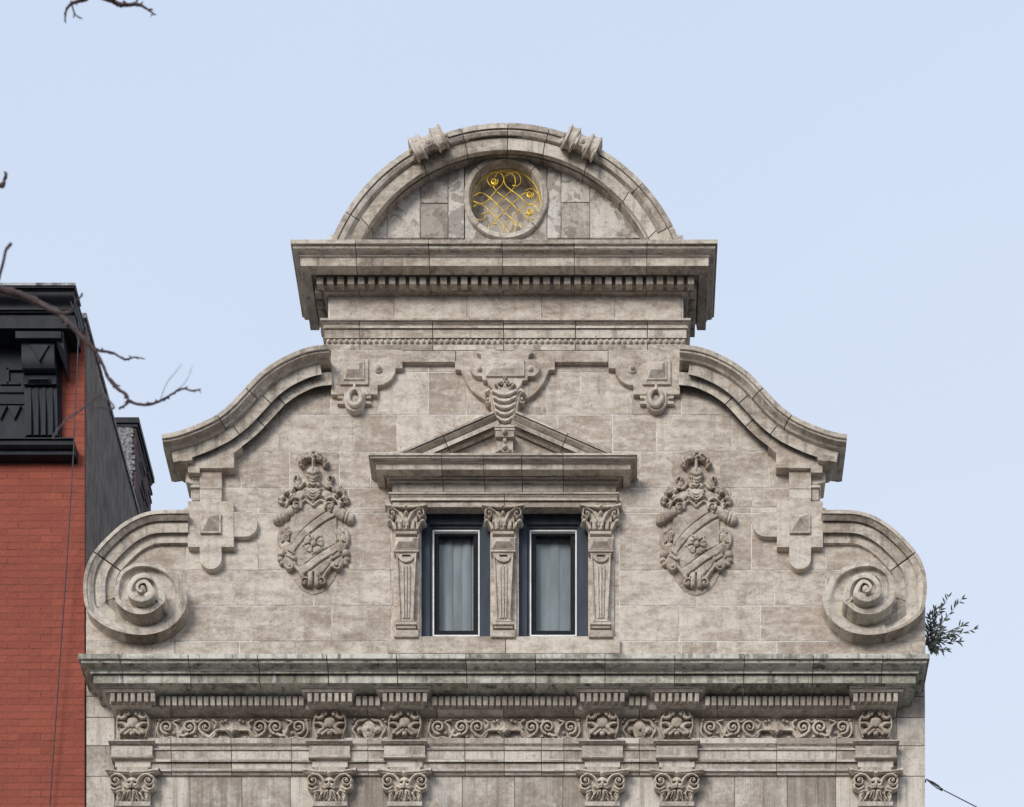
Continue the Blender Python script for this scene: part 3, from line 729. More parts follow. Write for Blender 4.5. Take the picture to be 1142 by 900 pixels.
# --- centre cartouche with crowned console
CC = part('cartouche', H, CX, 430)
C7 = lambda pts: [(500+x/6.923, 380+y/6.923) for x, y in pts]
def sym(pts, c=437): return pts+[(2*c-x, y) for x, y in pts[::-1]]
mb = MB()
mb.plate([un(x, y, 5) for x, y in C7(sym([(437, 76), (50, 76), (52, 222), (98, 226), (112, 262), (140, 325), (180, 380), (230, 425), (290, 458), (330, 520), (437, 540)]))], 5, -1, raw=True)
mb.build('backplate', ST, CC, bevel=.45)
mb = MB()
ear = [(437-202+66*math.cos(math.radians(a)), 208+66*math.sin(math.radians(a))) for a in np.linspace(250, 75, 16)]
mb.plate([un(x, y, 10) for x, y in C7(sym([(437, 133), (405, 133), (385, 95), (358, 66), (222, 62), (222, 92), (250, 108), (258, 140)]+ear+[(262, 276), (264, 304), (300, 306), (312, 340), (345, 375), (385, 398), (437, 400)]))], 10, -1, raw=True)
mb.build('raised_plate', ST, CC, bevel=.45)
mb = MB(); a = un(*C7([(290, 136)])[0], 12.5); b = un(*C7([(586, 266)])[0], 12.5)
mb.box(a[0], b[0], a[1], b[1], 9, 12); mb.frustum(a[0]+.6, b[0]-.6, a[1]+.6, b[1]-.6, 11.9, 14.2, 7, 5.5, raw=True)
mb.build('faceted_block', ST, CC, bevel=.25)
for sg in (-1, 1):
    mb = MB(); q = un(*C7([(437+sg*198, 208)])[0], 12); mb.ball(q[0], q[1], 10, 3.1, 3.1, 3.6); mb.build('round_boss', ST, CC, smooth=0)
R = Relief(-22, 22, -26, 54, .45, -12)
# belly with draped ribs, measured from the console top
R.stroke([(0, -2), (0, 34)], 13, 12, 6, 8.5, 4)
R.H[R.Y < -3.5] = R.base
for i, y in enumerate((2, 8.5, 15.5, 22, 28.5)):
    wq = 12.5-i*.9; R.stroke([(-wq, y-3), (-wq*.5, y+.3), (0, y+1.4), (wq*.5, y+.3), (wq, y-3)], 2.4, 2.6, 15-i*1.3)
    R.groove([(-wq, y-.2), (-wq*.5, y+3), (0, y+4.0), (wq*.5, y+3), (wq, y-.2)], .8, 3.5)
for m_ in (1, -1):
    R.stroke([(m_*21, -1), (m_*18, -3), (m_*14.5, 2), (m_*13, 10), (m_*11.5, 20), (m_*9.8, 32)], 3.4, 10, 6, 2.6, 6)
    R.groove([(m_*17, -1), (m_*14.5, 4), (m_*13, 11), (m_*11.5, 20), (m_*9.8, 32)], .8, 2.4)
    R.curl(m_*19.0, 5.2, 4.6, 0 if m_ > 0 else PI, .95*m_, 1.5, 4, 7)
R.build('ribbed_console', STC, CC, 563.0, 439.5, 0, 11, .85, .45)
R = Relief(-14, 14, -12, 8, .4, -3)
for x_, y_, r_ in ((0, -9, 2.6), (-7.5, -2.5, 2.2), (7.5, -2.5, 2.2), (-4, -3, 2.4), (4, -3, 2.4), (0, -3.5, 3), (0, 1.5, 2.5), (-10.5, -1, 1.6), (10.5, -1, 1.6)): R.dome(x_, y_, r_, r_, 4.5, 2)
R.stroke([(-6, 3.8), (0, 5), (6, 3.8)], 2.1, 5, 2); R.stroke([(0, -9), (0, 2)], 1.2, 5, 2)
R.stroke([(-10, -1), (-6, 2.5)], 1.3, 4, 2, mir=True)
for x_ in (-4, 0, 4): R.groove([(x_-.01, -3), (x_, -2.4)], .8, 2.6)
R.groove([(0, -9.3), (0, -9)], .8, 2.4)
R.build('crown', STC, CC, 563.2, 430, 9.5, 13, .8, .6)
mb = MB(); mb.abox(552.6, 573.2, 474.5, 487, 0, 17); mb.abox(551.6, 574.2, 474.0, 476.2, 0, 19); mb.abox(551.6, 574.2, 477, 479.2, 0, 18); mb.abox(553.6, 572.2, 487.2, 504, 0, 13)
mb.build('console_foot', ST2, CC, bevel=.4)
mb = MB(); q = un(562.6, 479.8, 20); mb.ball(q[0], q[1], 18.5, 3, 3, 3); q = un(563, 489.8, 15); mb.ball(q[0], q[1], 13, 2.6, 3.2, 3); q = un(563, 498, 15); mb.ball(q[0], q[1], 13, 3.6, 3.2, 4)
for sg in (-1, 1):
    q = un(563+sg*5.5, 502, 15); mb.ball(q[0], q[1], 13, 2.6, 1.8, 3); q = un(563+sg*9, 503.5, 15); mb.ball(q[0], q[1], 13, 2, 1.3, 2.4)
mb.build('pendant_beads', STC, CC, smooth=0)
# --- window pediment and entablature
WP = part('window_pediment', H, CX, 500)
for mir in (False, True):
    mb = MB()
    pth = [(446, 504.5), (480, 489.7), (520, 472.3), (551, 458.8)]
    pth = cr(pth, 3)
    sweep(mb, pth, [(-.8, -1), (-.8, 17), (1.6, 17), (2, 15.5), (4, 15.5), (8, 13), (10, 11.5), (10.4, 10.2), (11, 13), (15.5, 12.7), (16, 8.5), (20, 7), (24, 4), (24.4, -1)], mirror=mir, joints=[.42], gap=.8)
    mb.build('raking_moulding', ST2, WP, bevel=.25, smooth=30)
mb = MB(); mb.plate([un(x, y, 1) for x, y in ((480, 507), (563, 470), (646, 507))], 1.4, -1, raw=True); mb.build('pediment_field', ST, WP)
WC = part('window_entablature', H, CX, 535)
mb = MB(); jw = [494.8, 541, 583, 628.5]
moulding(mb, 444.5, 680.5, [(None, -1), (505.2, 30), (507.5, 30), (None, 27.4), (509, 27.4), (None, 28.6)]+cyma(509.4, 28.5, 516.6, 23.6)+[(None, 21), (518.2, 21), (None, 22.5), (523.6, 22.5), (None, 14.5), (527.5, 14), (530, 13.6), (533.5, 11.4), (535.5, 8.5), (536, 9.5), (537.6, 9.5), (None, 6.2), (548.3, 6.2), (None, -1)], jw, ret=-1)
moulding(mb, 444.5, 680.5, [(None, -1), (548.8, 10), (550.5, 10), (551, 9)]+cyma(551.4, 8.8, 556, 7, 4)+[(556.4, 8), (558, 8), (558.3, 6), (565.4, 6), (None, -1)], [563], ret=-1)
mb.build('moulding', ST2, WC, bevel=.25, smooth=30)
mb = MB(); mb.abox(432.6, 563.6, 710, 728.5, -1, 5.5); mb.abox(564.2, 691.6, 710, 728.5, -1, 5.2); mb.build('window_sill', ST, H, bevel=.5)
# lintel soffit strip above openings
# --- window pilasters
def wcap():
    R = Relief(-24, 24, -17, 20, .42, -5)
    R.poly([(-14, -9), (14, -9), (12.5, 14), (-12.5, 14)], 6, 0, 1)
    R.stroke([(-22, -12), (-14, -10.5), (0, -9.5), (14, -10.5), (22, -12)], 2.2, 13, 0, prof='f')
    R.dome(0, -10, 3.4, 3.4, 16); R.dome(0, -4, 3, 3.8, 12)
    R.curl(15.5, -3.6, 5.2, -PI/2, 1.15, 1.5, 9, 3, mir=True)
    R.stroke([(2, 10), (4, 2), (8, -5), (14, -8.5), (19, -8)], 1.6, 8, 3, 1.4, 9, mir=True)
    R.stroke([(1, 6), (4, -2), (6, -5)], 1.3, 7, 3, mir=True)
    R.dome(18.5, 4.6, 3.4, 3.0, 10, 1, mir=True); R.dome(15.5, 1.5, 2, 2, 12, mir=True)
    for x_, a_ in ((0, -PI/2), (7, -1.35), (12, -1.1)): R.leaf(x_, 12.5, 9 if x_ else 12, 3.6, a_, 5, 5, 2, mir=bool(x_))
    for x_ in (3.6, 10): R.groove([(x_, 12.5), (x_+.3, 6)], .6, 4, mir=True)
    return R
PX = [453.0, 561.2, 670.0]; first = None
for i, cx_ in enumerate(PX):
    g_ = part('window_pilaster', H, cx_, 640)
    mb = MB(); mb.abox(cx_-14, cx_+14.8, 565, 709.6, -10, 2.2); mb.build('backing_strip', ST, g_, bevel=.4)
    if first is None: first = wcap().build('capital', STC, g_, cx_, 577.0, 2, 8, .8)
    else: clone(first, cx_, 577.0, 2, 6.8, g_)
    mb = MB()
    mb.abox(cx_-12, cx_+12, 592.3, 595.2, 0, 10); mb.abox(cx_-10, cx_+10, 595.6, 599, 0, 7)
    mb.abox(cx_-13, cx_+13, 599, 612.6, 0, 8.5); mb.abox(cx_-14, cx_+14, 613, 615, 0, 10)
    a = un(cx_-12.4, 599.6, 8.5); b = un(cx_+12.4, 612, 8.5); mb.frustum(a[0], b[0], a[1], b[1], 8.4, 13, 4.5, 4.5, raw=True)
    mb.abox(cx_-12, cx_+12, 615.6, 617.6, 0, 8.5)
    mb.plate([un(x, y, 7) for x, y in ((cx_-11.2, 617), (cx_+11.2, 617), (cx_+7.8, 691), (cx_-7.8, 691))], 7, 0, raw=True)
    mb.plate([un(x, y, 9) for x, y in ((cx_-11.2, 617), (cx_-9.3, 617), (cx_-6.2, 691), (cx_-7.8, 691))], 9, 0, raw=True)
    mb.plate([un(x, y, 9) for x, y in ((cx_+9.3, 617), (cx_+11.2, 617), (cx_+7.8, 691), (cx_+6.2, 691))], 9, 0, raw=True)
    mb.plate([un(x, y, 9.2) for x, y in [(cx_-9.6, 618)]+[(cx_+9.6, 618)]+arc(cx_, 618, 9.4, 0, 180, 12, 8.6)[1:-1]], 9.2, 0, raw=True)
    for t in (-3.1, 0, 3.1): mb.plate([un(x, y, 8.6) for x, y in ((cx_+t*1.25-1, 630), (cx_+t*1.25+1, 630), (cx_+t*.9+.8, 689), (cx_+t*.9-.8, 689))], 8.6, 0, raw=True)
    mb.abox(cx_-9, cx_+9, 690.6, 692.8, 0, 8.5); mb.abox(cx_-12, cx_+12, 693.2, 696.2, 0, 11); mb.abox(cx_-10.5, cx_+10.5, 696.4, 700, 0, 9); mb.abox(cx_-8, cx_+8, 700, 702.4, 0, 6)
    mb.abox(cx_-13.6, cx_+13.4, 702.6, 710, 0, 8)
    mb.build('herm_shaft', ST, g_, bevel=.35)
    mb = MB(); mb.abox(cx_-4.6, cx_+4.6, 618.6, 620, 9, 9.8); mb.build('slot', BLACK, g_)
# --- windows
for wi, (w0, w1) in enumerate(WIN):
    g_ = part('window', H, (w0+w1)/2, 640, -10)
    def fr(mat, name, X0, X1, Y0, Y1, tk, p0, p1, bot=None):
        mb = MB(); a = un(X0, Y0, p1); b = un(X1, Y1, p1); bt = tk if bot is None else bot
        mb.box(a[0], a[0]+tk, a[1], b[1], p0, p1); mb.box(b[0]-tk, b[0], a[1], b[1], p0, p1)
        mb.box(a[0]+tk, b[0]-tk, a[1], a[1]+tk, p0, p1)
        if bt: mb.box(a[0]+tk, b[0]-tk, b[1]-bt, b[1], p0, p1)
        mb.build(name, mat, g_, bevel=.25)
    sx = w0+(13 if wi == 0 else 12.4)
    mb = MB(); X0, X1 = w0-1.5, w1+2.5; a = un(sx, 0, -12)[0]; b = un(sx+52.6, 0, -12)[0]
    yt = un(0, 590.5, -12)[1]
    mb.box(X0, a, 560, 712, -22, -10.5); mb.box(b, X1, 560, 712, -22, -10.5); mb.box(a, b, 560, yt, -22, -10.5)
    mb.box(X0, a-2.6, 560, 712, -22, -8.0); mb.box(b+2.6, X1, 560, 712, -22, -8.0); mb.box(a-2.6, b+2.6, 560, yt-2.6, -22, -8.0)
    mb.build('frame', BLUE, g_, bevel=.3)
    fr(WHITE, 'white_stop', sx, sx+52.6, 590.8, 709.6, 1.7, -22, -11)
    fr(BLACK, 'sash', sx+2.4, sx+50.2, 593.2, 707.6, 4.4, -19.5, -14.5)
    fr(BLACK, 'inner_sash', sx+6, sx+46.6, 597, 705, 1.2, -19.5, -17)
    mb = MB(); a = un(sx+5, 596, -18); b = un(sx+47.6, 706, -18); mb.box(a[0], b[0], a[1], b[1], -18.6, -18)
    mb.build('pane', GLASS, g_)
    mb = MB(); rr = random.Random(3+wi); x_ = a[0]-4
    while x_ < b[0]+8:
        wd = 10.8; tw = rr.uniform(-.6, 2.6); v = []
        pts = [(x_+wd*t, -25+tw*math.sin(PI*t)*1.3+tw*t) for t in (0, .2, .4, .6, .8, 1)]
        secs = [[(px_, yy, pp) for px_, pp in pts] for yy in (a[1]-26, b[1]+4)]; mb.loft(secs, False, False); x_ += 10.4
    mb.build('blinds', BLIND, g_, smooth=0)
    mb = MB(); mb.box(a[0]-14, b[0]+14, a[1]-32, b[1]+20, -44, -43); mb.build('room_backing', ROOM, g_)
# --- coats of arms
def arms():
    R = Relief(-45, 45, -82, 82, .42, -1.5)
    # oval ground
    R.dome(0, 14, 34, 64, 1.4, 0, flat=True)
    sh = cr([(-16, -22), (-8, -26), (0, -22), (8, -26), (17, -22), (26, -18), (27, -2), (27, 14), (25, 30), (18, 46), (8, 56), (0, 60), (-8, 56), (-18, 46), (-25, 30), (-27, 14), (-27, -2), (-26, -18)], 4, True)
    R.poly(sh, 5.0, 0, 1.6, .35)
    # rim of the shield: top lip
    R.stroke(cr([(-19, -14), (-16, -20), (-9, -26), (-3, -23), (0, -20), (3, -23), (9, -26), (16, -21), (19, -14)], 5), 1.7, 5.5, 5)
    # bends (two diagonal ribbons)
    for pts in ([(-25, 31), (-18, 20), (-6, 6.8), (12, -7), (27, -15)], [(-12, 52), (-5, 47), (8, 37), (20, 30), (26, 27)]):
        c = cr(pts, 5); R.stroke(c, 5.2, 1.8, 6.2, prof='f')
        up_ = [(x-1.6, y-4.4) for x, y in c]; dn_ = [(x+1.8, y+4.4) for x, y in c]; R.groove(up_, .7, 2.2); R.groove(dn_, .8, 2.6)
    # rose: broad overlapping petals round a seeded boss, sepals between
    R.dome(.5, 22, 11.6, 11.6, 2.6, 6, flat=True)
    for q in range(5):
        a = -PI/2+(q+.5)*2*PI/5+.15; R.stroke([(.5+6*math.cos(a), 22+6*math.sin(a)), (.5+12.8*math.cos(a), 22+12.8*math.sin(a))], 2.2, 3.4, 6, .5)
    for q in range(5):
        a = -PI/2+q*2*PI/5+.15; R.dome(.5+6.9*math.cos(a), 22+6.9*math.sin(a), 5.8, 4.4, 3.6, 8, a+PI/2)
        R.groove([(.5+5*math.cos(a), 22+5*math.sin(a)), (.5+10*math.cos(a), 22+10*math.sin(a))], .5, 1.2)
    for q in range(5):
        a = -PI/2+(q+.5)*2*PI/5+.15; R.groove([(.5+3.5*math.cos(a), 22+3.5*math.sin(a)), (.5+9.5*math.cos(a), 22+9.5*math.sin(a))], .55, 3.2)
    d, _ = R.dist(arc(.5, 22, 3.9, 0, 360, 20)); R.H -= 2.6*np.exp(-(d/.8)**2); R.dome(.5, 22, 3.2, 4, 4.5, 9)
    # upper rolled strap ends (cylinders) sloping outward
    R.stroke([(20, -18), (31, -12), (40, -7)], 6.6, 12, 0, 7.2, 11, mir=True)
    R.groove([(25, -24), (20.5, -12)], .7, 3, mir=True); R.groove([(37.5, -16), (33.5, -3)], .7, 2.2, mir=True); R.groove([(41, -14), (37, -1)], .6, 2.2, mir=True)
    R.curl(18.5, -19, 5.2, PI*.9, 1.1, 1.4, 5, 9, mir=True)
    R.stroke(cr([(13, -20), (14, -26), (20, -29), (27, -25), (30, -18)], 4), 1.6, 5, 8, mir=True)
    # side swags: leaf, ball, S strap
    R.stroke(cr([(30, 4), (36, 8), (38, 16), (35, 25), (30, 30)], 4), 3.4, 7, 0, 2.6, 7, mir=True)
    R.leaf(27, 9, 13, 6.5, .9, 6, 4, 3, mir=True); R.leaf(33, 8, 6, 4, 2.4, 5, 5, 2, mir=True)
    R.dome(36, 32, 5, 5, 9, 0, mir=True); R.dome(29, 24, 3, 4, 8, 2, mir=True)
    R.dome(37, 38.5, 4, 3.4, 7, 0, mir=True); R.dome(35, 43, 4, 3, 7, 0, .5, mir=True)
    # lower straps curling in
    R.stroke(cr([(30, 24), (25, 32), (28, 40), (24, 45)], 4), 5.5, 8, 1, 5.8, 9, mir=True)
    R.stroke([(22, 38), (31, 42), (27, 49)], 4.6, 9, 1, 4, 7, mir=True)
    R.curl(26, 46.5, 4.6, 0, 1.0, 1.4, 3.5, 8, mir=True)
    R.groove([(22, 41), (30, 36)], .7, 3, mir=True); R.groove([(21, 36), (27, 31)], .6, 2.4, mir=True)
    R.stroke(cr([(20, 47), (15, 53), (12, 58)], 4), 2.4, 7, 2, mir=True)
    # bottom twin rolls
    R.stroke([(3.2, 56), (4.6, 66)], 4.6, 8, 1, 5, 9, mir=True); R.curl(9.5, 64.5, 5.2, PI, 1.1, 1.6, 5, 6, mir=True)
    R.groove([(0, 54), (0, 72)], .9, 6); R.groove([(6, 58), (7.2, 70)], .6, 3, mir=True)
    # shoulders of the knight
    R.dome(0, -35, 16, 9, 10, 0); R.dome(14, -32, 7.5, 7, 10, 0, mir=True)
    for k_ in range(3): R.stroke(cr([(-9+k_, -38+k_*3.2), (0, -33.5+k_*3.0), (9-k_, -38+k_*3.2)], 5), 1.1, 2.4, 10)
    R.groove([(10, -30), (13, -26)], .8, 3, mir=True); R.dome(0, -26, 3, 2.4, 9, 0); R.stroke([(-5, -43), (5, -43)], 3.6, 13, 0)
    # plumes: a compact crest of curled lobes over two deep hollows
    for q in range(9):
        a = PI+PI*q/8; R.dome(12.6*math.cos(a), -67+8.5*math.sin(a), 3.9, 4.3, 9, 4+2*math.sin(q*2.2))
    for x_, y_, r_ in ((-6, -77, 3.6), (6, -77, 3.8), (0, -79, 4), (-11, -73, 3.4), (11.5, -73, 3.4), (-14.4, -68, 3), (14.8, -68, 3.2)): R.dome(x_, y_, r_, r_, 10, 3)
    R.stroke([(0, -78), (0, -62)], 2.2, 9, 3)
    rr = random.Random(5)
    for q in range(22):
        a = PI+PI*rr.random(); l = rr.uniform(10, 16); x_, y_ = l*math.cos(a), -66+l*.8*math.sin(a); R.groove([(x_, y_), (x_+rr.uniform(-2, 2), y_+rr.uniform(-3, 1))], .7, 3)
    R.dig(7.2, -66.5, 4.2, 3.6, 9, mir=True)
    # helmet: skull, brow ridge, pointed visor with slits
    R.dome(0, -56.5, 8.2, 8.6, 12, 3); R.poly([(-7.4, -56), (7.4, -56), (6.6, -50), (3.2, -44.6), (0, -42.6), (-3.2, -44.6), (-6.6, -50)], 12, 2, 2.2, .3)
    R.stroke([(0, -69), (0, -59)], 1.3, 12, 3, 1.8, 13.5)
    R.groove([(-8.4, -57), (-4, -54), (0, -52.6), (4, -54), (8.4, -57)], .75, 3.2); R.groove([(-6.6, -51.5), (-3, -48.6), (0, -47.4), (3, -48.6), (6.6, -51.5)], .6, 2.2)
    for x_ in (-3.6, -1.8, 0, 1.8, 3.6): R.groove([(x_, -51.8+abs(x_)*-.3), (x_, -50.2)], .45, 2.2)
    R.groove([(-4, -43), (0, -40.6), (4, -43)], .7, 4)
    # mantling leaves around the helmet
    for (x_, y_, l, wd, an) in ((17, -47, 8, 5, -1.2), (15, -43, 6, 4, -.5), (26, -33, 10, 6, -1.1), (30, -26, 9, 6, -.3), (22, -26, 9, 6, -1.9), (34, -33, 6, 4, -1.9), (22, -38, 8, 4.5, .2)):
        R.leaf(x_, y_, l, wd, an, 8, 2, 3, mir=True)
    for (x_, y_, r_) in ((19, -51, 4.2), (29, -36, 3), (34, -29, 3.2), (24, -31, 3), (31, -23, 2.6)): R.dome(x_, y_, r_, r_, 11, 1, mir=True)
    for (x_, y_) in ((19, -51), (28, -33), (26, -28.5), (32, -27)): R.groove([(x_, y_), (x_+.7, y_+1.3)], 1.2, 6, mir=True)
    R.stroke(cr([(10, -46), (15, -40), (21, -41), (24, -36)], 4), 1.6, 9, 2, mir=True)
    return R
a_ = arms().build('coat_of_arms', STC, H, 349.5, 584.5, 0, 6, .62, .6); clone(a_, 776.5, 585.5, 0, 3.72, H)
# --- main cornice
MC = part('main_cornice', H, CX, 745)
mb = MB(); jm = [145, 219.6, 295.4, 371, 447, 523, 599, 675, 751.5, 827.5, 903, 979]
moulding(mb, 144.5, 984.5, [(None, -1), (729, 45), (730.5, 45.4), (734.5, 45.4), (None, 41.8), (737, 41.8), (None, 43.2)]+cyma(737.5, 43, 748, 35.5)+[(None, 33), (749.6, 33), (None, 34.8), (751, 34.8), (751.6, 32), (761.8, 32), (None, -1)], jm, ret=-1, gap=.8)
mb.build('moulding', STG, MC, bevel=.3, smooth=30)
mb = MB(); moulding(mb, 144.5, 984.5, [(None, -1), (762.4, 27), (764.4, 26.4), (766, 25), (768.4, 23.8), (None, 12), (787.6, 12), (788.2, 13.4), (791.4, 12.4), (795.4, 8.5), (None, -1)], [192, 326, 411, 488, 562, 640, 713, 800, 932], ret=-1, gap=.8)
mb.build('bed_moulding', STL, MC, bevel=.3, smooth=30)
PC = [147.9, 367.8, 451.4, 671.8, 754.9, 976.6]
def free(x): return all(abs(x-c) > 30 for c in PC) and 150 < x < 975
x_ = 152.0; bxs = []
while x_ < 975:
    if free(x_): a = un(x_, 777.2, 17.5); b = un(x_, 786.6, 17.5); bxs.append((a[0]-2.5, a[0]+2.5, a[1]-1, b[1], 11, 17.5))
    x_ += 7.08
repeat('dentil', STL, MC, bxs, .35)
# bands between the pilasters
mb = MB(); gaps = [(PC[i], PC[i+1]) for i in range(5)]
for a, b in gaps:
    j = [v for v in (192, 259, 326, 411, 519, 562.6, 604, 629, 713, 866, 932) if a+26 < v < b-26]
    moulding(mb, a+14, b-14, [(None, -1), (796, 1.4), (827.6, 1.4), (None, 7.5), (829, 7.5), (830, 6.8), (832.5, 5.2), (834, 5), (834.3, 6), (836.5, 6), (836.8, 4.8), (846.6, 4.6), (847, 5.6), (849.6, 5.6), (850, 3.4), (857.5, 3.3), (858, 4.8), (860, 4.8), (861, 3.2), (864.5, 2), (865.5, .6), (None, -1)], j, mit=0, gap=.6)
mb.build('architrave', STL, H, bevel=.25, smooth=30)
# lower wall blocks
mb = MB()
for x0_, x1_ in ((96, 124), (1000, 1032)):
    ys = [748, 776.5, 800, 831.6, 865.7, 905, 945]
    for a, b in zip(ys[:-1], ys[1:]): strips(mb, x0_, x1_+4 if x0_ < 500 else x1_, a, b, 0, -1.9, .4)
rr = random.Random(4)
for i, (a, b) in enumerate(gaps):
    xs = [a+10]+([a+10+(b-a-20)*t for t in ((.27, .56, .83) if b-a > 120 else ())])+[b-10]
    for u, v in zip(xs[:-1], xs[1:]): strips(mb, u, v, 862, 960+rr.uniform(0, 1), 0, -1.9, .3)
    y_ = 960
mb.box(96, 1032, 961, GY, -2, -.2)
mb.build('lower_wall', STL, H, bevel=.25)
# carved frieze
def frieze():
    R = Relief(-87, 87, -13.5, 13.5, .42, -1)
    R.H[:] = -.2
    for sg in (1, -1):
        m = lambda pts: [(x*sg, y) for x, y in pts]
        for cx_, r_, a0, tn in ((-73.5, 7.6, PI*.5, 1.35), (-48.5, 8, PI*.4, -1.4), (-30, 8, PI*.6, 1.4)):
            pts = spiral(cx_, -3.6, r_, r_*.25, a0, tn*1.0, 34); R.stroke(m(pts), 2.1, 4.0, 0, 1.5, 4.6); R.dome(cx_*sg, -3.6, 2.2, 2.2, 5.6, 0)
        R.stroke(m(cr([(-83, -8), (-84, 2), (-79, 9), (-70, 8), (-62, 10), (-57, 12)], 5)), 1.8, 4, 0, 1.1)
        R.stroke(m(cr([(-50, 4.5), (-56, 6.5), (-60, 2), (-62, -4), (-66, -9), (-60, -11)], 5)), 2.6, 4, 0, 1.2)
        R.stroke(m(cr([(-57, 1), (-60, 8), (-64, 12)], 5)), 2.3, 3.8, 0, 1.4)
        R.stroke(m(cr([(-33, 4.5), (-26, 7.6), (-20, 2), (-16, 0), (-9, 0)], 5)), 2.8, 4, 0, 1.7)
        R.stroke(m(cr([(-38, 12), (-30, 11), (-22, 8), (-19, 3)], 5)), 2.4, 3.8, 0, 1.8)
        R.stroke(m(cr([(-44, -11), (-39.5, -9), (-35, -11.5)], 4)), 1.6, 3.4, 0)
        R.stroke(m(cr([(-20, -2), (-18, -8), (-22, -11)], 4)), 1.7, 3.6, 0); R.stroke(m([(-40, 11.5), (-36, 12)]), 1.3, 3, 0)
        for x_, y_ in ((-12, -9.5), (-8, -10.5), (-14, 8.5), (-10, 10.5), (-66, 3), (-54, 9.5), (-42, 7), (-45, 11), (-82, -11), (-79, 12)): R.dome(x_*sg, y_, 2.1, 1.8, 3.6, 0)
        R.stroke(m([(-86, -12.5), (-4, -12.5)]), .9, 1.8, 0, prof='f'); R.stroke(m([(-86.3, -12), (-86.3, 12)]), .9, 1.8, 0, prof='f')
    d = np.abs(R.X)+np.abs(R.Y)*1.05; R.up(d < 10, 2+np.clip((10.5-d)*.7, 0, 5.2)); m_ = np.abs(d-7.4) < .5; R.H[m_] -= 1.3
    return R
fz = None
for c in ((172+345.5)/2+.5, 562.6, (778.5+953.5)/2):
    if fz is None: fz = frieze().build('carved_frieze_panel', STC, H, c, 814.2, 1.2, 4.2, 1.5, .85)
    else: clone(fz, c, 814.2, 1.2, 5.7, H)
def sfrieze():
    R = Relief(-21, 21, -13.5, 13.5, .4, -1); R.H[:] = -.2
    R.dome(0, 0, 8, 11, 3.6, 0, flat=True); R.dome(0, 0, 6.3, 9.3, 3.5, 2.2); R.dome(0, -1, 2, 2, 3, 4.6)
    R.dome(9.8, 0, 4.2, 4.2, 3.6, 0, mir=True, flat=True); R.dome(9.8, 0, 2.2, 2.2, 3, 2.6, mir=True)
    R.stroke(cr([(6, -11), (12, -10), (15, -5), (18, 0), (15, 5), (12, 10), (7, 12)], 5), 1.8, 3.6, 0, mir=True)
    for x_, y_ in ((18.5, -9), (18.5, 9), (16, -12), (15, 12), (4, -12)): R.dome(x_, y_, 2, 1.8, 3.2, 0, mir=True)
    return R
sf = sfrieze().build('carved_frieze_panel', STC, H, 411.2, 814.2, 1.2, 4.2, 1.4, .85); clone(sf, 713.3, 814.2, 1.2, 5.4, H)
# main pilasters
def cart():
    R = Relief(-19, 19, -17, 17, .4, -2)
    R.poly(cr([(-12, -15.5), (0, -16), (12, -15.5), (17, -8), (18, 2), (15, 12), (12, 16), (0, 16), (-12, 16), (-15, 12), (-18, 2), (-17, -8)], 3, True), 2.8, 0, 2.2, .1)
    R.stroke(cr([(13, -14), (17, -6), (17.4, 3), (14, 14)], 4), 1.2, 2.4, 4, mir=True)
    R.dome(0, -2.6, 7, 7.4, 5.2, 3.5); R.groove(arc(0, -2.6, 7.3, 0, 360, 24, 7.6), .9, 3); R.groove([(-5, -8), (5, -8)], 1, 2.5)
    R.curl(5.2, -11.2, 3.4, PI*.2, -1.15, 1.3, 4, 5, mir=True)
    R.stroke(cr([(8, -8.5), (12, -6.5), (15, -8)], 4), 2.6, 4.6, 4, 1.8, mir=True); R.stroke(cr([(7.5, 1), (11, -1), (15, -1)], 4), 2.6, 4.6, 4, 1.8, mir=True)
    R.stroke(cr([(6, 3), (9, 6), (12, 9.5)], 4), 3.0, 5, 4, 2.8, mir=True); R.stroke([(2, 6.5), (8, 11)], 2.2, 4.6, 4, mir=True)
    R.groove([(9.5, 3.6), (13, 3)], .9, 4, mir=True); R.groove([(10, -4), (14, -4.4)], .8, 3.6, mir=True)
    R.dome(0, 10.8, 3.2, 3.2, 7, 4)
    return R
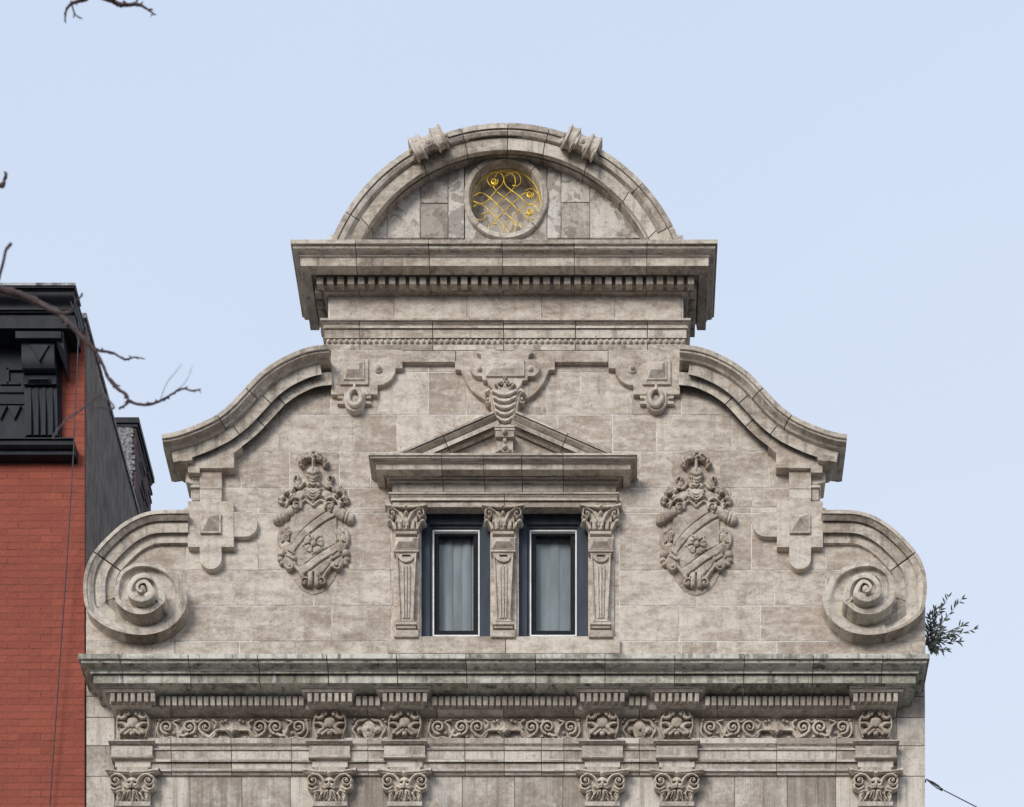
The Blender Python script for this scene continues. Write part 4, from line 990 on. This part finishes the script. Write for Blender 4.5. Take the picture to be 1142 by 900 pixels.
def mcap():
    R = Relief(-30, 30, -20, 20, .42, -6)
    R.poly([(-19, -12), (19, -12), (18.5, 18.6), (-18.5, 18.6)], 5, 0, 1.2)
    R.stroke(cr([(-29, -16.6), (-22, -14.2), (-10, -13.2), (0, -13), (10, -13.2), (22, -14.2), (29, -16.6)], 4), 2.5, 12.5, 0, prof='f')
    R.groove([(-27, -14.4), (-14, -12.4), (0, -12), (14, -12.4), (27, -14.4)], .6, 2)
    R.dome(0, -12.4, 4.2, 4.2, 15); d, _ = R.dist(arc(0, -12.4, 2.6, 0, 360, 16)); R.H -= 2.2*np.exp(-(d/.6)**2)
    R.curl(18.4, -4.4, 6.6, -PI/2, 1.3, 1.7, 9, 3, mir=True)
    R.stroke(cr([(4, 2), (7, -5), (11, -9.5), (18, -11), (23, -8)], 4), 1.9, 8, 4, 1.8, 9, mir=True)
    R.stroke(cr([(14, 2.5), (18, 5), (23, 3.8), (24, 0)], 4), 2.4, 9, 1, 1.8, mir=True); R.dome(19, 5.2, 3, 2.2, 10, 1, mir=True)
    # mask: brow, nose, cheeks, moustache-like leaves
    R.dome(0, -3.5, 5.6, 5.4, 8, 5); R.dome(3.2, 1.2, 3.8, 3.2, 8.5, 4, mir=True); R.dome(0, 0, 1.5, 4, 10, 5); R.stroke([(1, 3.4), (5, 4.4), (8.4, 2.6)], 1.3, 8.6, 4, mir=True)
    R.groove([(2, -2.4), (4.4, -2)], .8, 5, mir=True); R.groove([(-2, 5.4), (2, 5.4)], .8, 4)
    for i, a in enumerate((0, 16, 33, 52)):
        aa = PI/2-math.radians(a); R.stroke([(1+i*.9, 6.4), (1+i*.9+8.6*math.cos(aa), 6.4+9.6*math.sin(aa))], 1.35, 6.6, 4, .9, mir=(i > 0))
    R.stroke(cr([(17, 8), (11, 6.5), (9.5, 11), (12, 16)], 4), 1.6, 5.5, 4, 1.1, mir=True); R.stroke(cr([(15.5, 17.4), (16.8, 12), (14.6, 9.6)], 4), 1.2, 5, 4, mir=True)
    for x_ in (4, 8, 13.5): R.groove([(x_*.8, 9), (x_*1.1, 17)], .55, 3.2, mir=True)
    return R
fc = fm = None
for c in PC:
    g_ = part('pilaster', H, c, 830)
    mb = MB()
    # entablature break: dentilled block
    a = un(c-26, 773, 18); b = un(c+26, 783, 18)
    bl = lambda hw, y0, y1, p1, p0=-1: mb.abox(c-hw, c+hw, y0, y1, p0, p1)
    prw = [(None, -1), (764.6, 22), (767, 21), (770.8, 19.5), (None, 14)]
    moulding(mb, un(c-3, 0, 8)[0], un(c+3, 0, 8)[0], [(None, -1), (764.6, 28), (767, 27), (769, 25.4), (771.4, 24.8), (None, 19.5), (783.2, 19.5), (784, 20), (786, 18.6), (790.6, 13), (None, -1)], [], ret=-1)
    mb.build('break_moulding', STL, g_, bevel=.3, smooth=30)
    bxs = []
    for i in range(7):
        xx = c-22.4+44.8*i/6; a = un(xx, 772.6, 24); b = un(xx, 782.2, 24); bxs.append((a[0]-2.3, a[0]+2.3, a[1], b[1], 18, 24))
    repeat('dentil', STL, g_, bxs, .35)
    mb = MB(); mb.abox(c-18, c+18, 789, 826, -1, 6)
    moulding(mb, un(c-15.5, 0, 6)[0], un(c+15.5, 0, 6)[0], [(None, -1), (824.6, 13), (826.6, 13), (827, 12), (829, 11), (831.6, 8.6), (832, 9.4), (842, 9), (842.4, 10), (844.8, 10), (845.2, 8), (846.4, 7), (847, 5.6), (855.6, 5.4), (None, -1)], [], ret=-1, mit=.8)
    mb.abox(c-19.4, c+19.4, 893.6, 898.6, -1, 9.5); mb.abox(c-17.6, c+17.6, 899, 1040, -1, 6.5); mb.abox(c-17.4, c+17.4, 855, 894, -1, 5.5)
    mb.build('pilaster_shaft', STL, g_, bevel=.35, smooth=30)
    if fc is None:
        fc = cart().build('cartouche', STC, g_, c, 807.8, 5, 10, .9, .7); fm = mcap().build('capital', STC, g_, c, 875.6, 3.5, 9, .85, .6)
    else: clone(fc, c, 807.8, 5, 9.5, g_); clone(fm, c, 875.6, 3.5, 8.175, g_)
# ================================================================ red brick neighbour
bx0, bx1 = -420, 94.2
BH = root('brick_house', wm(-160, GY, -300), 'red painted brick house with a black bracketed cornice and grey stuccoed side wall', 'building')
mb = MB(); yt_ = un(0, 352, 0)[1]
mb.box(bx0, bx1, 372, GY, -330, 0); mb.build('brick_wall', REDB, BH)
mb = MB(); mb.box(bx1-22, bx1+.6, yt_+4, GY, -700, -3.0); mb.build('stucco_party_wall', STUC, BH)
mb = MB(); mb.box(bx1-24, bx1+2.6, yt_-2, yt_+3.6, -249, 1.5); mb.build('parapet_coping', FROST, BH, bevel=.5)
mb = MB(); mb.box(bx0, bx1-24, 376, 380, -690, -10); mb.build('roof', ROOFM, BH)
mb = MB(); XC = bx1
crown = [(None, -10), (318, 43), (321, 43), (321.6, 41), (324, 41)]+cyma(325, 40, 345.5, 32)+[(346.2, 30), (348.5, 31), (349, 29), (366, 28), (None, 4), (None, -10)]
pr = profpts(crown)
mb.loft([[(bx0, y, p) for y, p in pr], [(XC-(43-p)*.25, y, p) for y, p in pr], [(XC-(43-p)*.25, y, -6) for y, p in pr]], True)
CR = mb.build('cornice', IRONB, BH, bevel=.6, smooth=30)
# worn pale flashing patches along the top edge
mb = MB(); a = un(84, 315.2, 44); mb.box(bx0, a[0], a[1], a[1]+3, 20, 44.2)
mb.build('flashing', WORN, CR, bevel=.3)
mb = MB()
mb.box(bx0, 69, un(0, 372, 6)[1], un(0, 490, 6)[1], -4, 5)
# frieze panels: key pattern and zigzag teeth
for xb_ in np.arange(-10, -420, -92):
    for x0_ in (xb_-34,):
        mb.box(x0_-14, x0_+34, 414, 430, 4, 7); mb.box(x0_-20, x0_+40, 440, 446, 4, 8)
for a in ((0, 22, 425.5, 428.5), (7, 10, 410, 428), (7, 24, 410, 412.5)): mb.abox(a[0], a[1], a[2], a[3], 4, 7.5)
mb.abox(-60, 33, 430.5, 437.5, 4, 9); mb.abox(-60, 33, 438.5, 450.5, 4, 7.5)
for k_ in range(-4, 3):
    xx = 9+k_*15.5; mb.plate([un(x, y, 7.5) for x, y in ((xx-1, 452), (xx+14.5, 452), (xx+7, 467))], 7.5, 4, raw=True)
mb.build('cornice_frieze', IRONB, CR, bevel=.3)
def bracket(cx_):
    mb = MB()
    # cap mouldings wrapping the bracket
    mb.abox(cx_-26, cx_+25, 369, 377, -1, 27); mb.abox(cx_-21, cx_+20, 377.5, 381, -1, 23)
    L0, R0 = cx_-18, cx_+19
    prof_ = [(382, 22), (392, 23), (403, 22), (411, 19), (416.5, 15), (417, 13), (422, 15), (428.5, 15.5), (429.5, 12), (440, 12), (455, 10.5), (470, 9.5), (486, 9)]
    p2 = profpts([(None, -1)]+prof_+[(None, -1)])
    xa = un(L0, 0, 18)[0]; xb_ = un(R0, 0, 18)[0]
    mb.loft([[(xa, y, p) for y, p in p2], [(xb_, y, p) for y, p in p2]], True)
    # downward drop on the face, faceted pad, reeds
    mb.plate([un(x, y, 24.4) for x, y in ((cx_-10, 384), (cx_+12, 384), (cx_+1, 402))], 24.4, 20, raw=True)
    a = un(cx_-14, 421.5, 16); b = un(cx_+16, 428, 16); mb.frustum(a[0], b[0], a[1], b[1], 14.5, 19, 5, 2.5, raw=True)
    for t in (-13, -5, 3, 11): mb.abox(cx_+t, cx_+t+5, 432, 485, 5, 13)
    return mb.build('bracket', IRONB, CR, bevel=.4, smooth=30)
b0 = bracket(43)
for k_ in range(1, 5):
    c = b0.copy(); sc.collection.objects.link(c); c.parent = CR; c.location = b0.location+Vector((-92*k_*S, 0, 0))
# end return of the cornice beside the last bracket
mb = MB()
mb.loft([[(un(62, 0, 20)[0], y, p) for y, p in profpts([(368, 25), (376, 25), (384, 20), (None, -1), (368, -1)])], [(un(72, 0, 20)[0], y, p) for y, p in profpts([(368, 25), (390, 22), (420, 8), (None, -1), (368, -1)])]], True)
mb.build('cornice_end', IRONB, CR, bevel=.3)
mb = MB(); moul = profpts([(None, -1), (487.5, 17), (489.5, 17), (490, 15), (492, 15.5), (496, 15.5), (501, 12), (502, 10), (504, 11), (507, 11), (None, -1)])
xr_ = un(83, 0, 14)[0]; mb.loft([[(bx0, y, p) for y, p in moul], [(xr_, y, p) for y, p in moul]], True)
mb.build('lower_moulding', IRONB, CR, bevel=.4, smooth=30)
# old brick chimney at the back of the party wall
def dp(px_, py_, d): return (VX+(px_-VX)*(D+d)/D, VY+(py_-VY)*(D+d)/D)
CHM = part('chimney', BH, 90, 300, -240)
a = dp(152, 474, 241); b = dp(100, 640, 241)
mb = MB(); mb.box(a[0]-52, a[0], a[1], b[1], -319, -241)
rr = random.Random(9)
for q in range(46):
    y_ = a[1]+3+q*2.6*1.6; 
    if y_ > b[1]-4: break
    dpt = rr.uniform(-315, -250); mb.box(a[0]-6, a[0]+rr.uniform(.5, 2.2), y_, y_+3.4, dpt-8, dpt+10)
mb.build('stack', DKB, CHM, bevel=.4)
mb = MB(); c0 = dp(155, 465, 238); mb.box(c0[0]-58, c0[0], c0[1], c0[1]+7, -322, -238); mb.box(c0[0]-56, c0[0]-2, c0[1]+7, c0[1]+11, -320, -239.5); mb.build('cap', IRONB, CHM, bevel=.5)
mb = MB(); mb.box(a[0]-30, a[0]-5.0, a[1]+4, b[1], -244, -239.6)
for q in range(24): y_ = a[1]+6+q*6.5; mb.box(a[0]-9, a[0]-1-rr.uniform(0, 3.6), y_, y_+rr.uniform(3, 6), -243, -239.2)
mb.build('pale_render', FROST, CHM, bevel=.4)
# cable on the brick
mb = MB(); cp = [(78.5, 336, 46), (83, 348, 46), (87, 362, 30), (86.5, 400, 24), (84, 460, 22), (81, 520, 20), (75, 620, 14), (68, 720, 10), (61, 820, 8), (55.5, 900, 6), (44, 1080, 5), (20, 1500, 4), (18, 2600, 4)]
mb.tube([(*un(x, y, p), p) for x, y, p in cr(cp, 5)], .62, 6)
o = mb.build('cable', CABLE, smooth=0); o['label'] = 'thin dark cable hanging down the red brick wall from the black cornice'; o['category'] = 'cable'
# ================================================================ wire and plant on the right
WR = root('utility_wire', wm(1032, 870, -8), 'thin black wire with a looped clamp leaving the right edge of the stone house', 'wire')
mb = MB(); wp = [(1032.6, 868.6, -3), (1051, 880.5, 3), (1090, 900.5, 20), (1160, 940, 60), (1400, 1080, 180), (1900, 1400, 420)]
mb.tube([(*un(x, y, p), p) for x, y, p in wp], .55, 6); mb.build('wire', CABLE, WR, smooth=0)
mb = MB(); mb.tube([(*un(x, y, 0), 0) for x, y in ((1034, 869.5), (1041, 872.5), (1047, 876.5), (1050.5, 880.8))], .6, 6)
mb.tube([(*un(x, y, 0), 0) for x, y in ((1034, 869.8), (1040, 875), (1046, 879.5), (1050.5, 881))], .6, 6); mb.ball(*un(1050, 880.4, 1), 1, 1.6); mb.build('clamp', CABLE, WR, smooth=0)
mb = MB(); mb.ball(1032, 869, -3, 1.6, 1.6, 1.6); mb.build('wall_eye', CABLE, WR, smooth=0)
PL = root('rooftop_shrub', wm(1030, 720, -20), 'small wild shrub with narrow dark leaves sprouting behind the right end of the gable', 'plant')
pz = lambda x, y: (980+x/3.4615, 640+y/3.4615)
rr = random.Random(21); stems = []; lv = MB(); sm = MB()
def addleaf(x, y, p, ang, l, tilt):
    wdt = l*.13; ca, sa = math.cos(ang), math.sin(ang); dz = tilt*l
    pts = [(0, 0), (.3, 1), (.65, .8), (1, 0), (.65, -.8), (.3, -1)]
    lv.add([(x+ca*l*t-sa*wdt*u, y+sa*l*t+ca*wdt*u, p+dz*t+.25*abs(u)*wdt) for t, u in pts], [(0, 1, 2, 3, 4, 5)])
for tip in [(320, 98), (270, 90), (240, 130), (215, 140), (365, 215), (330, 195), (310, 262), (300, 225), (262, 296), (235, 290), (215, 200), (205, 290), (250, 180), (280, 240), (198, 160), (225, 240), (245, 215)]:
    p_ = -20+rr.uniform(-9, 9); b_ = un(*pz(178+rr.uniform(-6, 6), 272), -20); e_ = un(*pz(*tip), p_)
    mid = ((b_[0]+e_[0])/2+rr.uniform(-2, 2), (b_[1]+e_[1])/2+rr.uniform(-3, 1)); c = cr([(b_[0], b_[1], -20), (mid[0], mid[1], (p_-20)/2), (e_[0], e_[1], p_)], 7)
    sm.tube(c, [.5-.35*i/len(c) for i in range(len(c))], 5)
    for i in range(4, len(c)):
        for q in range(rr.choice((1, 1, 2))):
            x_, y_, z_ = c[i]; t = math.atan2(c[i][1]-c[i-1][1], c[i][0]-c[i-1][0]); addleaf(x_, y_, z_, t+rr.choice((-1, 1))*rr.uniform(.3, 1.0), rr.uniform(5, 8.5), rr.uniform(-.5, .5))
    addleaf(*e_, p_, math.atan2(e_[1]-mid[1], e_[0]-mid[0]), 7, 0)
sm.build('stem', BARK, PL, smooth=0); lv.build('foliage', LEAF, PL)
# ================================================================ bare street tree at the left
Q = .52                                              # tree stands about half way to the house
TD = D*Q
def tp(px_, py_, dd=0):                              # point at the tree's distance, metres
    d = TD+dd/S; f = d/D
    return ((VX+(px_-VX)*f-CX)*S, -(D-d)*S, (VY-py_)*S*f+EYE)
tb = tp(-420, 0); TR = root('bare_tree', (tb[0], tb[1], 0), 'leafless tree reaching thorny dark twigs in from the left in front of the brick house', 'tree')
mb = MB(); hz = tp(0, 330)[2]
trunk = [(tb[0], tb[1], -.05), (tb[0]+.05, tb[1], 2), (tb[0]-.05, tb[1]+.05, 5), (tb[0]+.08, tb[1], 8), (tb[0], tb[1]-.05, hz-1.2), (tb[0]+.05, tb[1], hz+2.0), (tb[0]-.1, tb[1], hz+4)]
tk_ = cr(trunk, 5); mb.tube(tk_, [.2-.17*i/len(tk_) for i in range(len(tk_))], 14); mb.build('trunk', BARK, TR, smooth=0, metric=True)
mb = MB(); rr = random.Random(31); U = S*Q
def fin():
    if mb.v: mb.build('branch', BARK, TR, smooth=0, metric=True)
    mb.v = []; mb.f = []; mb.mi = []
def twig(pts, r0, r1, dd=0, nub=True, n=4, join=None):
    P = [tp(x, y, dd*q/((len(pts)-1)*n)) for q, (x, y) in enumerate(cr(pts, n))]
    P = [(a+rr.uniform(-.3, .3)*U, b+math.sin(i*.35)*.003, c+rr.uniform(-.4, .4)*U) for i, (a, b, c) in enumerate(P)]
    if join:
        fin(); P = cr([join, P[0]], 8)[:-1]+P
    N = len(P); rs = [(r0+(r1-r0)*i/N)*U*(1.25 if (nub and i % 5 == 2) else 1) for i in range(N)]
    mb.tube(P, rs, 7)
    if nub:
        for i in range(3, N-1, 2):
            if rr.random() < .75:
                a = rr.uniform(0, 2*PI); l = rr.uniform(2, 5.5)*U; q = P[i]; mb.tube([q, (q[0]+l*math.cos(a)*.6, q[1]+rr.uniform(-.01, .01), q[2]+l*math.sin(a)*.6), (q[0]+l*math.cos(a), q[1], q[2]+l*math.sin(a))], [rs[i]*1.1, rs[i]*.8, rs[i]*.15], 5)
B1 = lambda pts: [(x/4.09, 300+y/4.09) for x, y in pts]
jt = lambda z, f=0: (tb[0]+.02, tb[1], z)
twig(B1([(-900, -160), (-500, -60), (-250, 15), (0, 95), (90, 120), (180, 155), (250, 190), (300, 235), (370, 310), (430, 370), (465, 430), (490, 490)]), 5, 1.6, 0, True, join=jt(hz-1.0))
twig(B1([(490, 490), (530, 540), (580, 575), (590, 605), (660, 622), (730, 600), (780, 570), (830, 548), (880, 557), (915, 550)]), 1.7, .6)
twig(B1([(430, 365), (455, 370), (520, 385), (570, 415), (610, 405), (660, 408)]), 1.5, .45)
twig(B1([(490, 490), (520, 515), (555, 560), (585, 590)]), 1.0, .7); twig(B1([(590, 605), (565, 622), (540, 636)]), 1.1, .8)
twig(B1([(180, 155), (250, 190), (320, 195), (350, 150), (372, 122)]), 2.0, .7, -.4, False); twig(B1([(372, 122), (374, 110)]), 1.2, .8, -.4, False)
twig(B1([(440, 440), (470, 560), (520, 632), (450, 632), (420, 634)]), 1.0, .9, -.8, False); twig(B1([(470, 560), (380, 630), (300, 690), (245, 762), (250, 775)]), 1.0, .6, -.9, False)
twig(B1([(730, 600), (760, 520), (800, 470), (830, 440)]), .35, .15, -1.5, False); twig(B1([(780, 570), (840, 520), (878, 440)]), .35, .15, -1.5, False)
A3 = lambda pts: [(x/3.0, y/3.0) for x, y in pts]
twig(A3([(-900, 200), (-400, -120), (60, -90), (350, -6), (385, 10), (410, 15), (460, 12), (490, 30), (522, 53)]), 4.5, .5, 0, True, join=jt(hz+1.4))
twig(A3([(455, 10), (462, -14), (470, -40)]), .9, .5); twig(A3([(205, -50), (290, -12), (265, 2), (240, 15), (220, 40), (217, 72)]), 2.0, .8); twig(A3([(240, 15), (250, 45), (268, 60)]), 1.0, .5)
twig(A3([(-420, 560), (-120, 640), (0, 620), (15, 605), (22, 580)]), 3, 1.3, 0, True, join=jt(hz+.4)); twig(A3([(-100, 1050), (-20, 960), (5, 900), (20, 840), (38, 818)]), 1.6, 1.3, -1.3, False, join=tp(-60, 352))
def grow(p, d, l, r, lev):
    P = [p]; q = Vector(p); dd = Vector(d).normalized()
    for i in range(5):
        dd = (dd+Vector((rr.uniform(-.25, .25), rr.uniform(-.25, .25), rr.uniform(-.1, .22)))).normalized(); q = q+dd*l/5; P.append(tuple(q))
    # keep clear of the view: stay left of the frame edge
    for a in P:
        k_ = (a[1]+D*S)/(D*S); xpx = VX+((a[0]/S+CX)-VX)/max(k_, .05)
        if xpx > -25: return
    mb.tube(P, [r*(1-.13*i) for i in range(6)], 7)
    if lev: 
        for _ in range(4): grow(rr.choice(P[2:]), (dd+Vector((rr.uniform(-1, 1), rr.uniform(-1, 1), rr.uniform(-.3, .6)))), l*.62, r*.45, lev-1)
for z_ in np.linspace(hz-5, hz+3.6, 13):
    fin(); a = rr.uniform(0, 2*PI); grow((tb[0], tb[1], z_), (math.cos(a), math.sin(a), .6), rr.uniform(1.6, 2.8), .055, 2)
fin()
